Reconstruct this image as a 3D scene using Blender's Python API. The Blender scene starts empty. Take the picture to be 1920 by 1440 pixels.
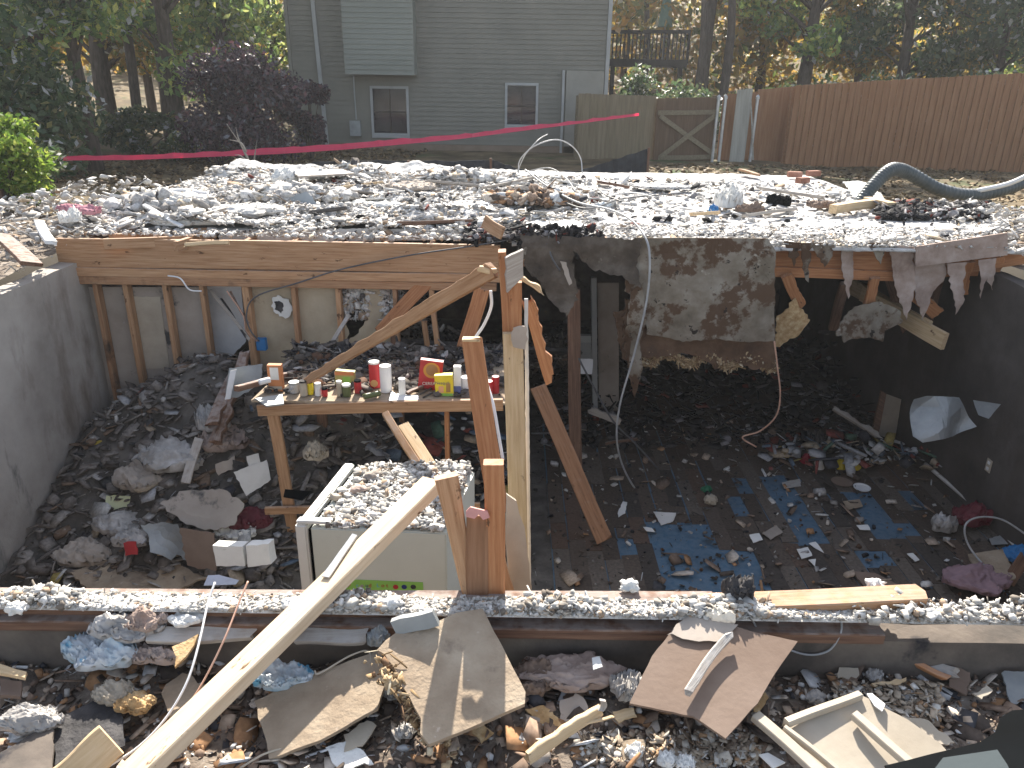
import bpy, bmesh, math, random
import numpy as np
from mathutils import Vector, Matrix, noise
C = bpy.context.scene
COL = C.collection
R = math.radians
rnd = random.Random(7)
rs = np.random.RandomState(11)

# ------------------------------------------------------------------ camera
F, PITCH, ROLL, H = 1437.0, R(22.0), R(0.9), 1.58
CAM = Vector((0, 0, H))
cd = bpy.data.cameras.new('Camera'); cam = bpy.data.objects.new('Camera', cd); COL.objects.link(cam)
cd.sensor_width = 36; cd.lens = 36 * F / 1920; cd.clip_end = 500; cd.clip_start = 0.05
CM = Matrix.Rotation(math.pi / 2 - PITCH, 3, 'X') @ Matrix.Rotation(ROLL, 3, 'Z')
cam.matrix_world = Matrix.Translation(CAM) @ CM.to_4x4()
C.camera = cam
# ------------------------------------------------------------------ light
SUN_EL, SUN_AZ = R(38), R(-1.5)      # azimuth from +Y, positive to the right
w = bpy.data.worlds.new('World'); C.world = w; w.use_nodes = True
nt = w.node_tree; sky = nt.nodes.new('ShaderNodeTexSky'); sky.sky_type = 'NISHITA'; sky.sun_disc = False
sky.sun_elevation = SUN_EL; sky.sun_rotation = SUN_AZ; sky.air_density = 1.0; sky.dust_density = 1.5
hsn = nt.nodes.new('ShaderNodeHueSaturation'); hsn.inputs['Saturation'].default_value = .6; nt.links.new(sky.outputs[0], hsn.inputs['Color']); nt.links.new(hsn.outputs[0], nt.nodes['Background'].inputs[0]); nt.nodes['Background'].inputs[1].default_value = 0.105
sl = bpy.data.lights.new('Sun', 'SUN'); sl.energy = 5.0; sl.angle = R(0.6); sl.color = (1.0, 0.93, 0.82)
so = bpy.data.objects.new('Sun', sl); COL.objects.link(so)
sd = Vector((math.sin(SUN_AZ) * math.cos(SUN_EL), math.cos(SUN_AZ) * math.cos(SUN_EL), math.sin(SUN_EL)))
so.rotation_euler = sd.to_track_quat('Z', 'Y').to_euler(); so.location = (0, 0, 12)
C.view_settings.view_transform = 'Standard'; C.view_settings.look = 'None'
C.view_settings.exposure = 1.45; C.view_settings.gamma = 1.0
C.cycles.max_bounces = 6; C.cycles.diffuse_bounces = 4

# ------------------------------------------------------------------ photo point -> place
def ray(px, py): return CM @ Vector(((px - 960) / F, -(py - 720) / F, -1.0))
def P(px, py, Y): d = ray(px, py); return CAM + d * (Y / d.y)
def G(px, py, z): d = ray(px, py); return CAM + d * ((z - H) / d.z)
def WX(px, py, X): d = ray(px, py); return CAM + d * (X / d.x)
def onplane(px, py, p0, n): d = ray(px, py); return CAM + d * ((p0 - CAM).dot(n) / d.dot(n))

# ------------------------------------------------------------------ materials
def hexc(c): return tuple(c) + (1,) if len(c) == 3 else c
def M(name, cols, scale=6, stretch=(1, 1, 1), rough=.85, bump=.3, bscale=40, spots=None, dust=None, var=.12, detail=6, metal=0, spec=.3, coords='Object', seed=0, waves=None):
    m = bpy.data.materials.new(name); m.use_nodes = True; N = m.node_tree; n = N.nodes; L = N.links
    b = n['Principled BSDF']; b.inputs['Roughness'].default_value = rough; b.inputs['Metallic'].default_value = metal
    b.inputs['Specular IOR Level'].default_value = spec
    tc = n.new('ShaderNodeTexCoord'); mp = n.new('ShaderNodeMapping'); mp.inputs['Scale'].default_value = stretch
    L.new(tc.outputs[coords], mp.inputs[0])
    oi = n.new('ShaderNodeObjectInfo'); cm = n.new('ShaderNodeCombineXYZ'); ml = n.new('ShaderNodeMath'); ml.operation = 'MULTIPLY'; ml.inputs[1].default_value = 37
    L.new(oi.outputs['Random'], ml.inputs[0]); L.new(ml.outputs[0], cm.inputs[0]); cm.inputs[1].default_value = seed; L.new(ml.outputs[0], cm.inputs[2])
    L.new(cm.outputs[0], mp.inputs['Location'])
    no = n.new('ShaderNodeTexNoise'); no.inputs['Scale'].default_value = scale; no.inputs['Detail'].default_value = detail; no.inputs['Roughness'].default_value = .62
    L.new(mp.outputs[0], no.inputs['Vector'])
    cr = n.new('ShaderNodeValToRGB'); e = cr.color_ramp.elements; k = len(cols)
    e[0].position = .3; e[0].color = hexc(cols[0]); e[1].position = .7; e[1].color = hexc(cols[-1])
    for i in range(1, k - 1): q = e.new(.3 + .4 * i / (k - 1)); q.color = hexc(cols[i])
    L.new(no.outputs[0], cr.inputs[0]); cur = cr.outputs[0]
    if waves:
        wv = n.new('ShaderNodeTexNoise'); wv.inputs['Scale'].default_value = waves[0]; wv.inputs['Detail'].default_value = 3
        mp2 = n.new('ShaderNodeMapping'); mp2.inputs['Scale'].default_value = waves[1]; L.new(tc.outputs[coords], mp2.inputs[0]); L.new(cm.outputs[0], mp2.inputs['Location']); L.new(mp2.outputs[0], wv.inputs['Vector'])
        r3 = n.new('ShaderNodeValToRGB'); r3.color_ramp.elements[0].position = .40; r3.color_ramp.elements[1].position = .56
        r3.color_ramp.elements[0].color = (waves[2],) * 3 + (1,); r3.color_ramp.elements[1].color = (1, 1, 1, 1); L.new(wv.outputs[0], r3.inputs[0])
        mx = n.new('ShaderNodeMixRGB'); mx.blend_type = 'MULTIPLY'; mx.inputs[0].default_value = 1; L.new(cur, mx.inputs[1]); L.new(r3.outputs[0], mx.inputs[2]); cur = mx.outputs[0]
    if spots:
        for (col, sc, th, sft, st) in spots:
            n2 = n.new('ShaderNodeTexNoise'); n2.inputs['Scale'].default_value = sc; n2.inputs['Detail'].default_value = 7; n2.inputs['Roughness'].default_value = .65
            mp3 = n.new('ShaderNodeMapping'); mp3.inputs['Scale'].default_value = st or (1, 1, 1); L.new(tc.outputs[coords], mp3.inputs[0]); L.new(cm.outputs[0], mp3.inputs['Location']); L.new(mp3.outputs[0], n2.inputs['Vector'])
            r2 = n.new('ShaderNodeValToRGB'); r2.color_ramp.elements[0].position = th; r2.color_ramp.elements[1].position = min(1, th + sft); L.new(n2.outputs[0], r2.inputs[0])
            mx = n.new('ShaderNodeMixRGB'); L.new(r2.outputs[0], mx.inputs[0]); L.new(cur, mx.inputs[1]); mx.inputs[2].default_value = hexc(col); cur = mx.outputs[0]
    if dust:
        ge = n.new('ShaderNodeNewGeometry'); sx = n.new('ShaderNodeSeparateXYZ'); L.new(ge.outputs['Normal'], sx.inputs[0])
        n4 = n.new('ShaderNodeTexNoise'); n4.inputs['Scale'].default_value = 22; n4.inputs['Detail'].default_value = 6; L.new(tc.outputs['Object'], n4.inputs['Vector'])
        ad = n.new('ShaderNodeMath'); ad.operation = 'MULTIPLY'; L.new(sx.outputs[2], ad.inputs[0]); L.new(n4.outputs[0], ad.inputs[1])
        r4 = n.new('ShaderNodeMapRange'); r4.inputs[1].default_value = .3; r4.inputs[2].default_value = .55; r4.inputs[3].default_value = 0; r4.inputs[4].default_value = dust[1]; L.new(ad.outputs[0], r4.inputs[0])
        mx = n.new('ShaderNodeMixRGB'); L.new(r4.outputs[0], mx.inputs[0]); L.new(cur, mx.inputs[1]); mx.inputs[2].default_value = hexc(dust[0]); cur = mx.outputs[0]
    if var:
        hs = n.new('ShaderNodeHueSaturation'); mr = n.new('ShaderNodeMapRange'); mr.inputs[3].default_value = 1 - var; mr.inputs[4].default_value = 1 + var
        L.new(oi.outputs['Random'], mr.inputs[0]); L.new(mr.outputs[0], hs.inputs['Value']); L.new(cur, hs.inputs['Color']); cur = hs.outputs[0]
    L.new(cur, b.inputs['Base Color'])
    if bump:
        nb = n.new('ShaderNodeTexNoise'); nb.inputs['Scale'].default_value = bscale; nb.inputs['Detail'].default_value = 5; L.new(mp.outputs[0], nb.inputs['Vector'])
        bp = n.new('ShaderNodeBump'); bp.inputs['Strength'].default_value = bump; bp.inputs['Distance'].default_value = .01; L.new(nb.outputs[0], bp.inputs['Height']); L.new(bp.outputs[0], b.inputs['Normal'])
    return m

def MI(name, stops, rough=.9, transl=0, spec=.2, bump=0):
    """one colour per loose piece of the mesh"""
    m = bpy.data.materials.new(name); m.use_nodes = True; N = m.node_tree; n = N.nodes; L = N.links; b = n['Principled BSDF']
    b.inputs['Roughness'].default_value = rough; b.inputs['Specular IOR Level'].default_value = spec
    ge = n.new('ShaderNodeNewGeometry'); cr = n.new('ShaderNodeValToRGB'); cr.color_ramp.interpolation = 'CONSTANT'; e = cr.color_ramp.elements
    e[0].position = 0; e[0].color = hexc(stops[0][1]); e[1].position = stops[1][0]; e[1].color = hexc(stops[1][1])
    for p, c in stops[2:]: q = e.new(p); q.color = hexc(c)
    L.new(ge.outputs['Random Per Island'], cr.inputs[0]); cur = cr.outputs[0]
    tc = n.new('ShaderNodeTexCoord'); no = n.new('ShaderNodeTexNoise'); no.inputs['Scale'].default_value = 45; no.inputs['Detail'].default_value = 5; L.new(tc.outputs['Object'], no.inputs['Vector'])
    mr = n.new('ShaderNodeMapRange'); mr.inputs[1].default_value = .3; mr.inputs[2].default_value = .7; mr.inputs[3].default_value = .65; mr.inputs[4].default_value = 1.15
    L.new(no.outputs[0], mr.inputs[0]); hs = n.new('ShaderNodeHueSaturation'); L.new(mr.outputs[0], hs.inputs['Value']); L.new(cur, hs.inputs['Color']); cur = hs.outputs[0]
    L.new(cur, b.inputs['Base Color'])
    if transl:
        t = n.new('ShaderNodeBsdfTranslucent'); L.new(cur, t.inputs[0]); mx = n.new('ShaderNodeMixShader'); mx.inputs[0].default_value = transl
        L.new(b.outputs[0], mx.inputs[1]); L.new(t.outputs[0], mx.inputs[2]); L.new(mx.outputs[0], n['Material Output'].inputs[0])
    return m

DUST = (.46, .44, .42)
grain = (.8, 14, 14)
knots = [((.12, .06, .03), 6, .63, .05, (1.3, 2.6, 2.6))]
wood = M('pine_timber', [(.30, .16, .08), (.42, .24, .13), (.50, .32, .19)], 5, grain, .75, .25, 30, knots, (DUST, .25))
wood_o = M('orange_timber', [(.30, .125, .05), (.41, .18, .08), (.49, .25, .12)], 5, grain, .75, .25, 30, knots, (DUST, .2))  # own orange brown; right joists also carry the window's red glare in it
wood_l = M('pale_pine_timber', [(.46, .32, .18), (.57, .42, .25), (.64, .50, .33)], 5, grain, .7, .2, 30, knots)
wood_d = M('dark_stained_timber', [(.09, .05, .035), (.16, .09, .06), (.24, .14, .09)], 5, grain, .85, .35, 30, knots, (DUST, .4))
wood_p = M('sunlit_pine', [(.50, .375, .25), (.58, .45, .31), (.64, .52, .38)], 5, grain, .7, .2, 30, knots)  # paler pine copy; brightness of direct sun put into the colour
wood_d2 = M('brown_timber', [(.17, .085, .045), (.25, .13, .07), (.31, .17, .10)], 5, grain, .8, .3, 30, knots, (DUST, .2))
wood_g = M('dusty_grey_timber', [(.26, .22, .19), (.36, .32, .28), (.45, .41, .36)], 5, grain, .9, .35, 30, None, (DUST, .7))
wood_mold = M('sooty_timber', [(.24, .12, .06), (.36, .20, .11), (.42, .26, .15)], 5, grain, .8, .3, 30, [((.03, .025, .022), 3, .55, .2, (1, 1, 1))], (DUST, .2))
drywall = M('gypsum_board', [(.42, .40, .37), (.55, .53, .50), (.66, .64, .61)], 3, (1, 1, 1), .95, .25, 60, [((.22, .18, .14), 5, .62, .08, None)])
drybrown = M('backing_paper_tan', [(.32, .26, .185), (.43, .36, .26), (.50, .43, .32)], 2.5, (1, 1, 1), .9, .15, 30, [((.14, .09, .06), 3.5, .63, .1, None), ((.10, .10, .10), 9, .70, .03, None)])
drygrey = M('backing_paper_grey', [(.28, .24, .20), (.37, .32, .275), (.44, .39, .34)], 2.2, (1, 1, 1), .9, .15, 30, [((.07, .07, .07), 3, .60, .08, None), ((.40, .38, .36), 14, .72, .02, None)])  # lightened to carry the milky veil over the left stud wall
ceil_torn = M('torn_ceiling_board', [(.11, .09, .065), (.19, .16, .125), (.27, .245, .205)], 4, (1, 1, 1), .95, .6, 25, [((.085, .05, .03), 3.5, .50, .05, None), ((.02, .015, .012), 9, .62, .03, None), ((.36, .33, .28), 6, .66, .05, None)], None, .1)
ceil_dark = M('charred_ceiling_board', [(.035, .028, .022), (.075, .058, .045), (.13, .11, .09)], 5, (1, 1, 1), .95, .8, 25, [((.20, .18, .15), 6, .62, .06, None)], None, .1)
ceil_brown = M('brown_ceiling_fibre', [(.07, .04, .025), (.11, .065, .04), (.16, .10, .065)], 6, (1, 1, 1), .95, .7, 40, [((.40, .30, .17), 18, .70, .04, None)])
fibre = M('torn_fibre_edge', [(.30, .18, .08), (.45, .30, .15), (.60, .48, .30)], 20, (1, 1, 1), .95, .8, 60)
concrete = M('concrete_wall', [(.25, .225, .20), (.35, .32, .29), (.43, .40, .365)], 1.6, (1, 1, 1), .9, .35, 25, [((.10, .065, .045), 1.3, .56, .18, (1, 1, .35)), ((.07, .075, .07), 2.4, .62, .12, (1, 1, .3)), ((.42, .42, .42), 16, .73, .03, None)], None, .05)  # left wall lightened in colour to imitate the milky window veil
concrete_r = M('shaded_concrete_wall', [(.045, .038, .034), (.07, .06, .054), (.10, .088, .08)], 1.6, (1, 1, 1), .9, .35, 25, [((.06, .045, .035), 1.3, .56, .18, (1, 1, .35)), ((.035, .035, .035), 2.4, .62, .12, (1, 1, .3))], None, .05)  # darker copy of the wall concrete; right side's shade put into the colour
concrete_d = M('shaded_stained_foundation', [(.055, .05, .045), (.12, .10, .085), (.19, .16, .13)], 3, (1, 1, 1), .95, .6, 18, [((.26, .16, .09), 3, .64, .08, None), ((.025, .025, .03), 4, .6, .1, None)], None, .05)  # dark base puts shade of near face and under-deck wall into colour
dirt = M('rubble_dirt', [(.08, .062, .05), (.19, .155, .125), (.34, .295, .25)], 9, (1, 1, 1), .95, 1.0, 60, [((.46, .42, .37), 26, .62, .05, None), ((.25, .13, .07), 12, .68, .05, None)], None, 0)
sill_m = M('sill_plaster_dust', [(.40, .37, .33), (.56, .53, .48), (.68, .65, .61)], 14, (1, 1, 1), .95, 1.0, 90, [((.20, .17, .14), 30, .62, .05, None)], None, 0)
dust_w = M('white_rubble_dust', [(.30, .29, .28), (.52, .51, .50), (.66, .65, .64)], 7, (1, 1, 1), .95, 1.0, 70, [((.10, .09, .09), 13, .60, .06, None), ((.30, .20, .14), 9, .68, .05, None)], None, 0)
floor_m = M('basement_grime', [(.05, .045, .04), (.10, .09, .08), (.18, .16, .14)], 5, (1, 1, 1), .9, .8, 40, [((.28, .26, .24), 34, .69, .03, None)], None, 0)
grass = M('leafy_ground', [(.05, .04, .022), (.13, .095, .05), (.24, .18, .10)], 1.5, (1, 1, 1), .95, 1, 9, [((.05, .075, .02), .8, .55, .1, None), ((.34, .24, .10), 7, .66, .04, None)], None, 0, coords='Object')
bluef = M('blue_underlay', [(.04, .095, .15), (.05, .12, .19), (.06, .145, .23)], 4, (1, 1, 1), .6, .15, 40, [((.06, .055, .05), 7, .66, .05, None)], (DUST, .12), 0)
plankm = MI('laminate_planks', [(0, (.085, .065, .052)), (.25, (.11, .085, .068)), (.5, (.07, .058, .05)), (.7, (.14, .115, .095)), (.88, (.12, .08, .06))], .7)
chips_w = MI('plaster_chips', [(0, (.60, .58, .55)), (.25, (.50, .48, .455)), (.48, (.42, .40, .38)), (.64, (.68, .66, .63)), (.78, (.28, .26, .24)), (.86, (.36, .26, .18)), (.90, (.10, .09, .085)), (.94, (.52, .43, .32))])
chips_s = MI('sill_chips', [(0, (0.568, 0.550, 0.516)), (.25, (0.447, 0.430, 0.396)), (.5, (0.619, 0.602, 0.576)), (.7, (0.327, 0.301, 0.267)), (.84, (0.189, 0.163, 0.138)), (.92, (0.396, 0.292, 0.206))])
chips_b = MI('brown_debris', [(0, (0.182, 0.130, 0.098)), (.2, (0.312, 0.221, 0.163)), (.38, (0.098, 0.078, 0.065)), (.55, (0.442, 0.351, 0.273)), (.68, (0.620, 0.546, 0.468)), (.78, (0.390, 0.221, 0.117)), (.86, (0.620, 0.620, 0.620)), (.94, (0.065, 0.065, 0.072))])
chips_t = MI('tan_crumbs', [(0, (.46, .38, .29)), (.3, (.36, .29, .22)), (.5, (.55, .50, .43)), (.65, (.24, .18, .13)), (.8, (.62, .59, .54)), (.92, (.38, .24, .14))])
chips_m = MI('grey_brown_debris', [(0, (.17, .15, .135)), (.3, (.24, .215, .195)), (.5, (.11, .095, .085)), (.68, (.31, .285, .26)), (.8, (.20, .14, .10)), (.9, (.42, .40, .38)), (.96, (.06, .06, .06))])  # paler mix than the dark debris; left side's milky veil put into it
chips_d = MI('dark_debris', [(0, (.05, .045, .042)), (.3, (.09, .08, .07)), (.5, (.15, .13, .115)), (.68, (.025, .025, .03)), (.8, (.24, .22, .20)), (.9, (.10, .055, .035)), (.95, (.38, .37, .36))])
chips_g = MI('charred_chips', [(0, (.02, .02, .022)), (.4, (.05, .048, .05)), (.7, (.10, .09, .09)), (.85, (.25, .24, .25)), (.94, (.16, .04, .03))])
litter_m = MI('household_litter', [(0, (.36, .36, .37)), (.2, (.11, .15, .20)), (.33, (.50, .49, .47)), (.5, (.22, .06, .05)), (.57, (.05, .05, .06)), (.72, (.36, .29, .21)), (.88, (.36, .28, .09)), (.94, (.07, .13, .09))], .6)
char = M('char', [(.015, .014, .015), (.04, .038, .04), (.08, .075, .075)], 12, (1, 1, 1), .8, 1, 40)
osb = M('waterlogged_particleboard', [(.22, .165, .115), (.32, .25, .18), (.41, .335, .25)], 5, (1, 1, 1), .95, .5, 60, [((.44, .36, .29), 24, .66, .05, None), ((.10, .07, .055), 3, .63, .15, None)], None, .08)
mdf = M('brown_hardboard', [(.165, .112, .083), (.20, .142, .108), (.245, .18, .14)], 3, (1, 1, 1), .8, .12, 60, [((.05, .04, .04), 9, .70, .05, None), ((.36, .29, .24), 30, .74, .03, None)], None, .04)
enamel = M('fridge_enamel', [(.52, .54, .48), (.56, .58, .52), (.60, .62, .56)], 2, (1, 1, 1), .45, .04, 8, [((.36, .34, .30), 3, .66, .2, None)], None, 0, spec=.4)
enamel_w = M('door_enamel', [(.62, .61, .57), (.66, .65, .61), (.70, .69, .65)], 2, (1, 1, 1), .4, .04, 8, None, None, 0)
white = M('white_plastic', [(.64, .64, .65), (.72, .72, .72), (.78, .78, .78)], 6, (1, 1, 1), .5, .1, 30, [((.40, .38, .35), 8, .66, .1, None)], None, .05)
paper = M('paper_sheet', [(.62, .61, .58), (.70, .69, .66), (.74, .73, .70)], 8, (1, 1, 1), .9, .1, 30, [((.45, .42, .38), 9, .65, .1, None)])
cream = M('cream_panel', [(.34, .29, .225), (.42, .365, .29), (.49, .43, .35)], 3, (1, 1, 1), .7, .12, 30, [((.30, .24, .18), 5, .64, .1, None)], None, .05)
gsheet = M('grey_sheet_metal', [(.20, .215, .22), (.28, .30, .305), (.36, .38, .39)], 3, (1, 1, 1), .5, .1, 12, None, (DUST, .3), .1, metal=.3)
black = M('black_rubber', [(.003, .0035, .004), (.004, .005, .006), (.006, .007, .008)], 6, (1, 1, 1), .95, .05, 60, spec=.05)
dash = M('cab_plastic', [(.03, .04, .045), (.04, .05, .055), (.05, .062, .068)], 2, (1, 1, 1), .9, .08, 90, None, None, 0, spec=.1)
siding = M('grey_siding', [(.16, .158, .135), (.182, .178, .152), (.205, .198, .168)], 1.2, (1, 1, 1), .7, .08, 12, [((.12, .13, .115), .7, .60, .2, (1, 1, .3))], None, .04)
trimw = M('white_trim', [(.30, .31, .31), (.34, .35, .35), (.38, .39, .39)], 3, (1, 1, 1), .6, .05, 20, None, None, .04)
fencew = M('glare_warmed_fence', [(0.209, 0.105, 0.053), (0.264, 0.138, 0.070), (0.319, 0.176, 0.094)], 2.5, (9, 9, .6), .85, .35, 14, [((.09, .05, .03), 2, .66, .1, (9, 9, .5))], None, .07)  # warmer than the plain fence; red window glare mixed into the colour
gatew = M('dark_gate_boards', [(.09, .055, .033), (.12, .075, .045), (.16, .10, .062)], 2.5, (9, 9, .6), .85, .35, 14, None, None, .03)  # gate boards in a darker brown than the fence
fencel = M('weathered_fence', [(.15, .12, .078), (.19, .155, .10), (.23, .19, .13)], 2.5, (9, 9, .6), .85, .35, 14, None, None, .05)
fencep = M('pale_pickets', [(.24, .235, .21), (.30, .295, .26), (.36, .35, .32)], 2.5, (9, 9, .6), .85, .35, 14, None, None, .05)
darkw = M('dark_deck_wood', [(0.013, 0.011, 0.010), (0.025, 0.022, 0.020), (0.040, 0.035, 0.030)], 3, (1, 1, 1), .9, .3, 20)
barkm = M('tree_bark', [(.045, .035, .028), (.085, .065, .05), (.14, .11, .09)], 5, (4, 4, .8), .95, .8, 12)
steel = M('galvanised_steel', [(.34, .35, .36), (.45, .46, .47), (.52, .53, .54)], 8, (1, 1, 1), .4, .1, 30, None, None, .05, metal=.7)
cablem = M('grey_cable_jacket', [(.28, .285, .29), (.36, .365, .37), (.43, .43, .43)], 10, (1, 1, 1), .5, .1, 30)
cabled = M('dark_cable_jacket', [(.07, .07, .075), (.10, .10, .105), (.13, .13, .135)], 10, (1, 1, 1), .5, .1, 30)
copper = M('pinkish_wire', [(.46, .26, .18), (.55, .33, .24), (.6, .4, .3)], 10, (1, 1, 1), .6, .1, 30)
silt = M('black_silt_fabric', [(.016, .018, .022), (.028, .032, .038), (.045, .05, .058)], 6, (1, 1, 1), .75, .4, 40)
pipem = M('black_corrugated_plastic', [(.05, .065, .07), (.07, .085, .09), (.10, .115, .12)], 3, (1, 1, 1), .45, .1, 20, None, (DUST, .35))
def solid(name, c, rough=.6, var=0, bump=.1, spots=None): return M(name, [tuple(x * .85 for x in c), c, tuple(min(1, x * 1.12) for x in c)], 9, (1, 1, 1), rough, bump, 40, spots, None, var)
bluep = solid('blue_plastic', (.03, .18, .42)); pinkc = solid('pink_cloth', (.42, .20, .24), .9); redp = solid('red_paint', (.42, .03, .035), .45)
yellow = solid('yellow_card', (.72, .56, .03), .5); orangep = solid('orange_card', (.50, .20, .08), .6); greenp = solid('green_card', (.25, .50, .10), .6)
foam = solid('white_foam', (.72, .71, .68), .9, 0, .8); insul = M('mauve_insulation', [(.22, .155, .125), (.34, .26, .22), (.44, .36, .32)], 6, (1, 1, 1), .95, .7, 30, None, None, 0)
lightblue = M('blue_white_bag', [(.22, .38, .48), (.48, .52, .55), (.60, .61, .62)], 7, (1, 1, 1), .4, .2, 20, [((.13, .36, .52), 9, .56, .06, None)], None, 0)
clearbag = M('dusty_clear_bag', [(.24, .225, .21), (.36, .34, .32), (.52, .50, .49)], 6, (1, 1, 1), .3, .2, 20, None, None, .1)
greenglass = solid('olive_glass', (.10, .12, .05), .25); glassm = M('window_glass', [(.02, .022, .028), (.03, .032, .04), (.045, .046, .055)], 3, (1, 1, 1), .08, 0, spec=.6)
tapem = bpy.data.materials.new('pink_tape'); tapem.use_nodes = True
def _tape():
    n = tapem.node_tree.nodes; L = tapem.node_tree.links; b = n['Principled BSDF']; b.inputs['Base Color'].default_value = (.95, .13, .27, 1); b.inputs['Roughness'].default_value = .35
    t = n.new('ShaderNodeBsdfTranslucent'); t.inputs[0].default_value = (1, .16, .32, 1); mx = n.new('ShaderNodeMixShader'); mx.inputs[0].default_value = .55
    L.new(b.outputs[0], mx.inputs[1]); L.new(t.outputs[0], mx.inputs[2]); L.new(mx.outputs[0], n['Material Output'].inputs[0])
_tape()
leaf_g = MI('green_leaves', [(0, (0.205, 0.322, 0.091)), (.3, (0.346, 0.460, 0.138)), (.55, (0.138, 0.231, 0.091)), (.72, (0.506, 0.551, 0.183)), (.84, (0.650, 0.650, 0.183)), (.95, (0.650, 0.650, 0.650))], .4, .5, .5)  # tones lifted for the milky veil; neutral pale leaves are painted glints
leaf_y = MI('autumn_leaves', [(0, (0.455, 0.310, 0.074)), (.3, (0.269, 0.269, 0.074)), (.5, (0.600, 0.435, 0.103)), (.68, (0.124, 0.166, 0.041)), (.82, (0.600, 0.352, 0.103)), (.93, (0.600, 0.580, 0.455))], .4, .5, .5)
leaf_d = MI('dark_evergreen_leaves', [(0, (0.066, 0.117, 0.049)), (.35, (0.117, 0.166, 0.073)), (.65, (0.166, 0.200, 0.100)), (.85, (0.333, 0.299, 0.117)), (.93, (0.650, 0.650, 0.650))], .4, .5, .5)  # evergreen tones lifted for the veil; whitish leaves stand in for glints
leaf_p = MI('purple_leaves', [(0, (0.054, 0.034, 0.048)), (.35, (0.084, 0.048, 0.060)), (.65, (0.042, 0.036, 0.054)), (.85, (0.144, 0.060, 0.072)), (.95, (0.192, 0.192, 0.216))], .4, .25, .5)  # bluish grey last tone is a painted glint
leaf_b = MI('bright_green_leaves', [(0, (.16, .26, .04)), (.35, (.24, .34, .05)), (.65, (.10, .18, .03)), (.85, (.34, .38, .08))], .45, .5, .4)
leaf_l = MI('leaf_litter', [(0, (.20, .13, .06)), (.3, (.12, .08, .04)), (.5, (.30, .21, .11)), (.75, (.08, .06, .035)), (.9, (.36, .28, .16))], .7, .2, .3)

# ------------------------------------------------------------------ builders
def setp(o, label=None, cat=None, group=None, kind=None):
    if label: o['label'] = label
    if cat: o['category'] = cat
    if group: o['group'] = group
    if kind: o['kind'] = kind
    return o
def empty(name, label, cat, loc=(0, 0, 0), group=None):
    o = bpy.data.objects.new(name, None); COL.objects.link(o); o.empty_display_size = .1; o.matrix_world = Matrix.Translation(Vector(loc))
    return setp(o, label, cat, group)
def meshobj(name, verts, faces, mats, parent=None, smooth=False, mw=None, mi=None):
    me = bpy.data.meshes.new(name); me.from_pydata([tuple(v) for v in verts], [], faces)
    for m in (mats if isinstance(mats, (list, tuple)) else [mats]): me.materials.append(m)
    if smooth: me.shade_smooth()
    if mi is not None:
        for i, k in enumerate(mi): me.polygons[i].material_index = k
    me.update(); o = bpy.data.objects.new(name, me); COL.objects.link(o)
    if mw is not None: o.matrix_world = mw
    if parent is not None:
        pm = Matrix.Translation(parent.location) if parent.type == 'EMPTY' else parent.matrix_world
        o.parent = parent; o.matrix_parent_inverse = pm.inverted()
    return o
def bulk(name, V, Fc, mat, parent=None, nv=None):
    """V (n,3), Fc (m,k) arrays"""
    me = bpy.data.meshes.new(name); V = np.asarray(V, 'f4'); Fc = np.asarray(Fc, 'i4'); k = Fc.shape[1]
    me.vertices.add(len(V)); me.vertices.foreach_set('co', V.ravel()); me.loops.add(Fc.size); me.loops.foreach_set('vertex_index', Fc.ravel())
    me.polygons.add(len(Fc)); me.polygons.foreach_set('loop_start', np.arange(0, Fc.size, k, dtype='i4')); me.polygons.foreach_set('loop_total', np.full(len(Fc), k, 'i4'))
    me.materials.append(mat); me.update(calc_edges=True); me.validate(); o = bpy.data.objects.new(name, me); COL.objects.link(o)
    if parent is not None: o.parent = parent; o.matrix_parent_inverse = Matrix.Translation(parent.location).inverted()
    return o
def frame(A, B, wd):
    X = (B - A); L = X.length; X = X / L; Y = wd - X * wd.dot(X)
    if Y.length < 1e-4: Y = X.orthogonal()
    Y.normalize(); Z = X.cross(Y); m = Matrix((X, Y, Z)).transposed().to_4x4(); m.translation = A; return m, L
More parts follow.
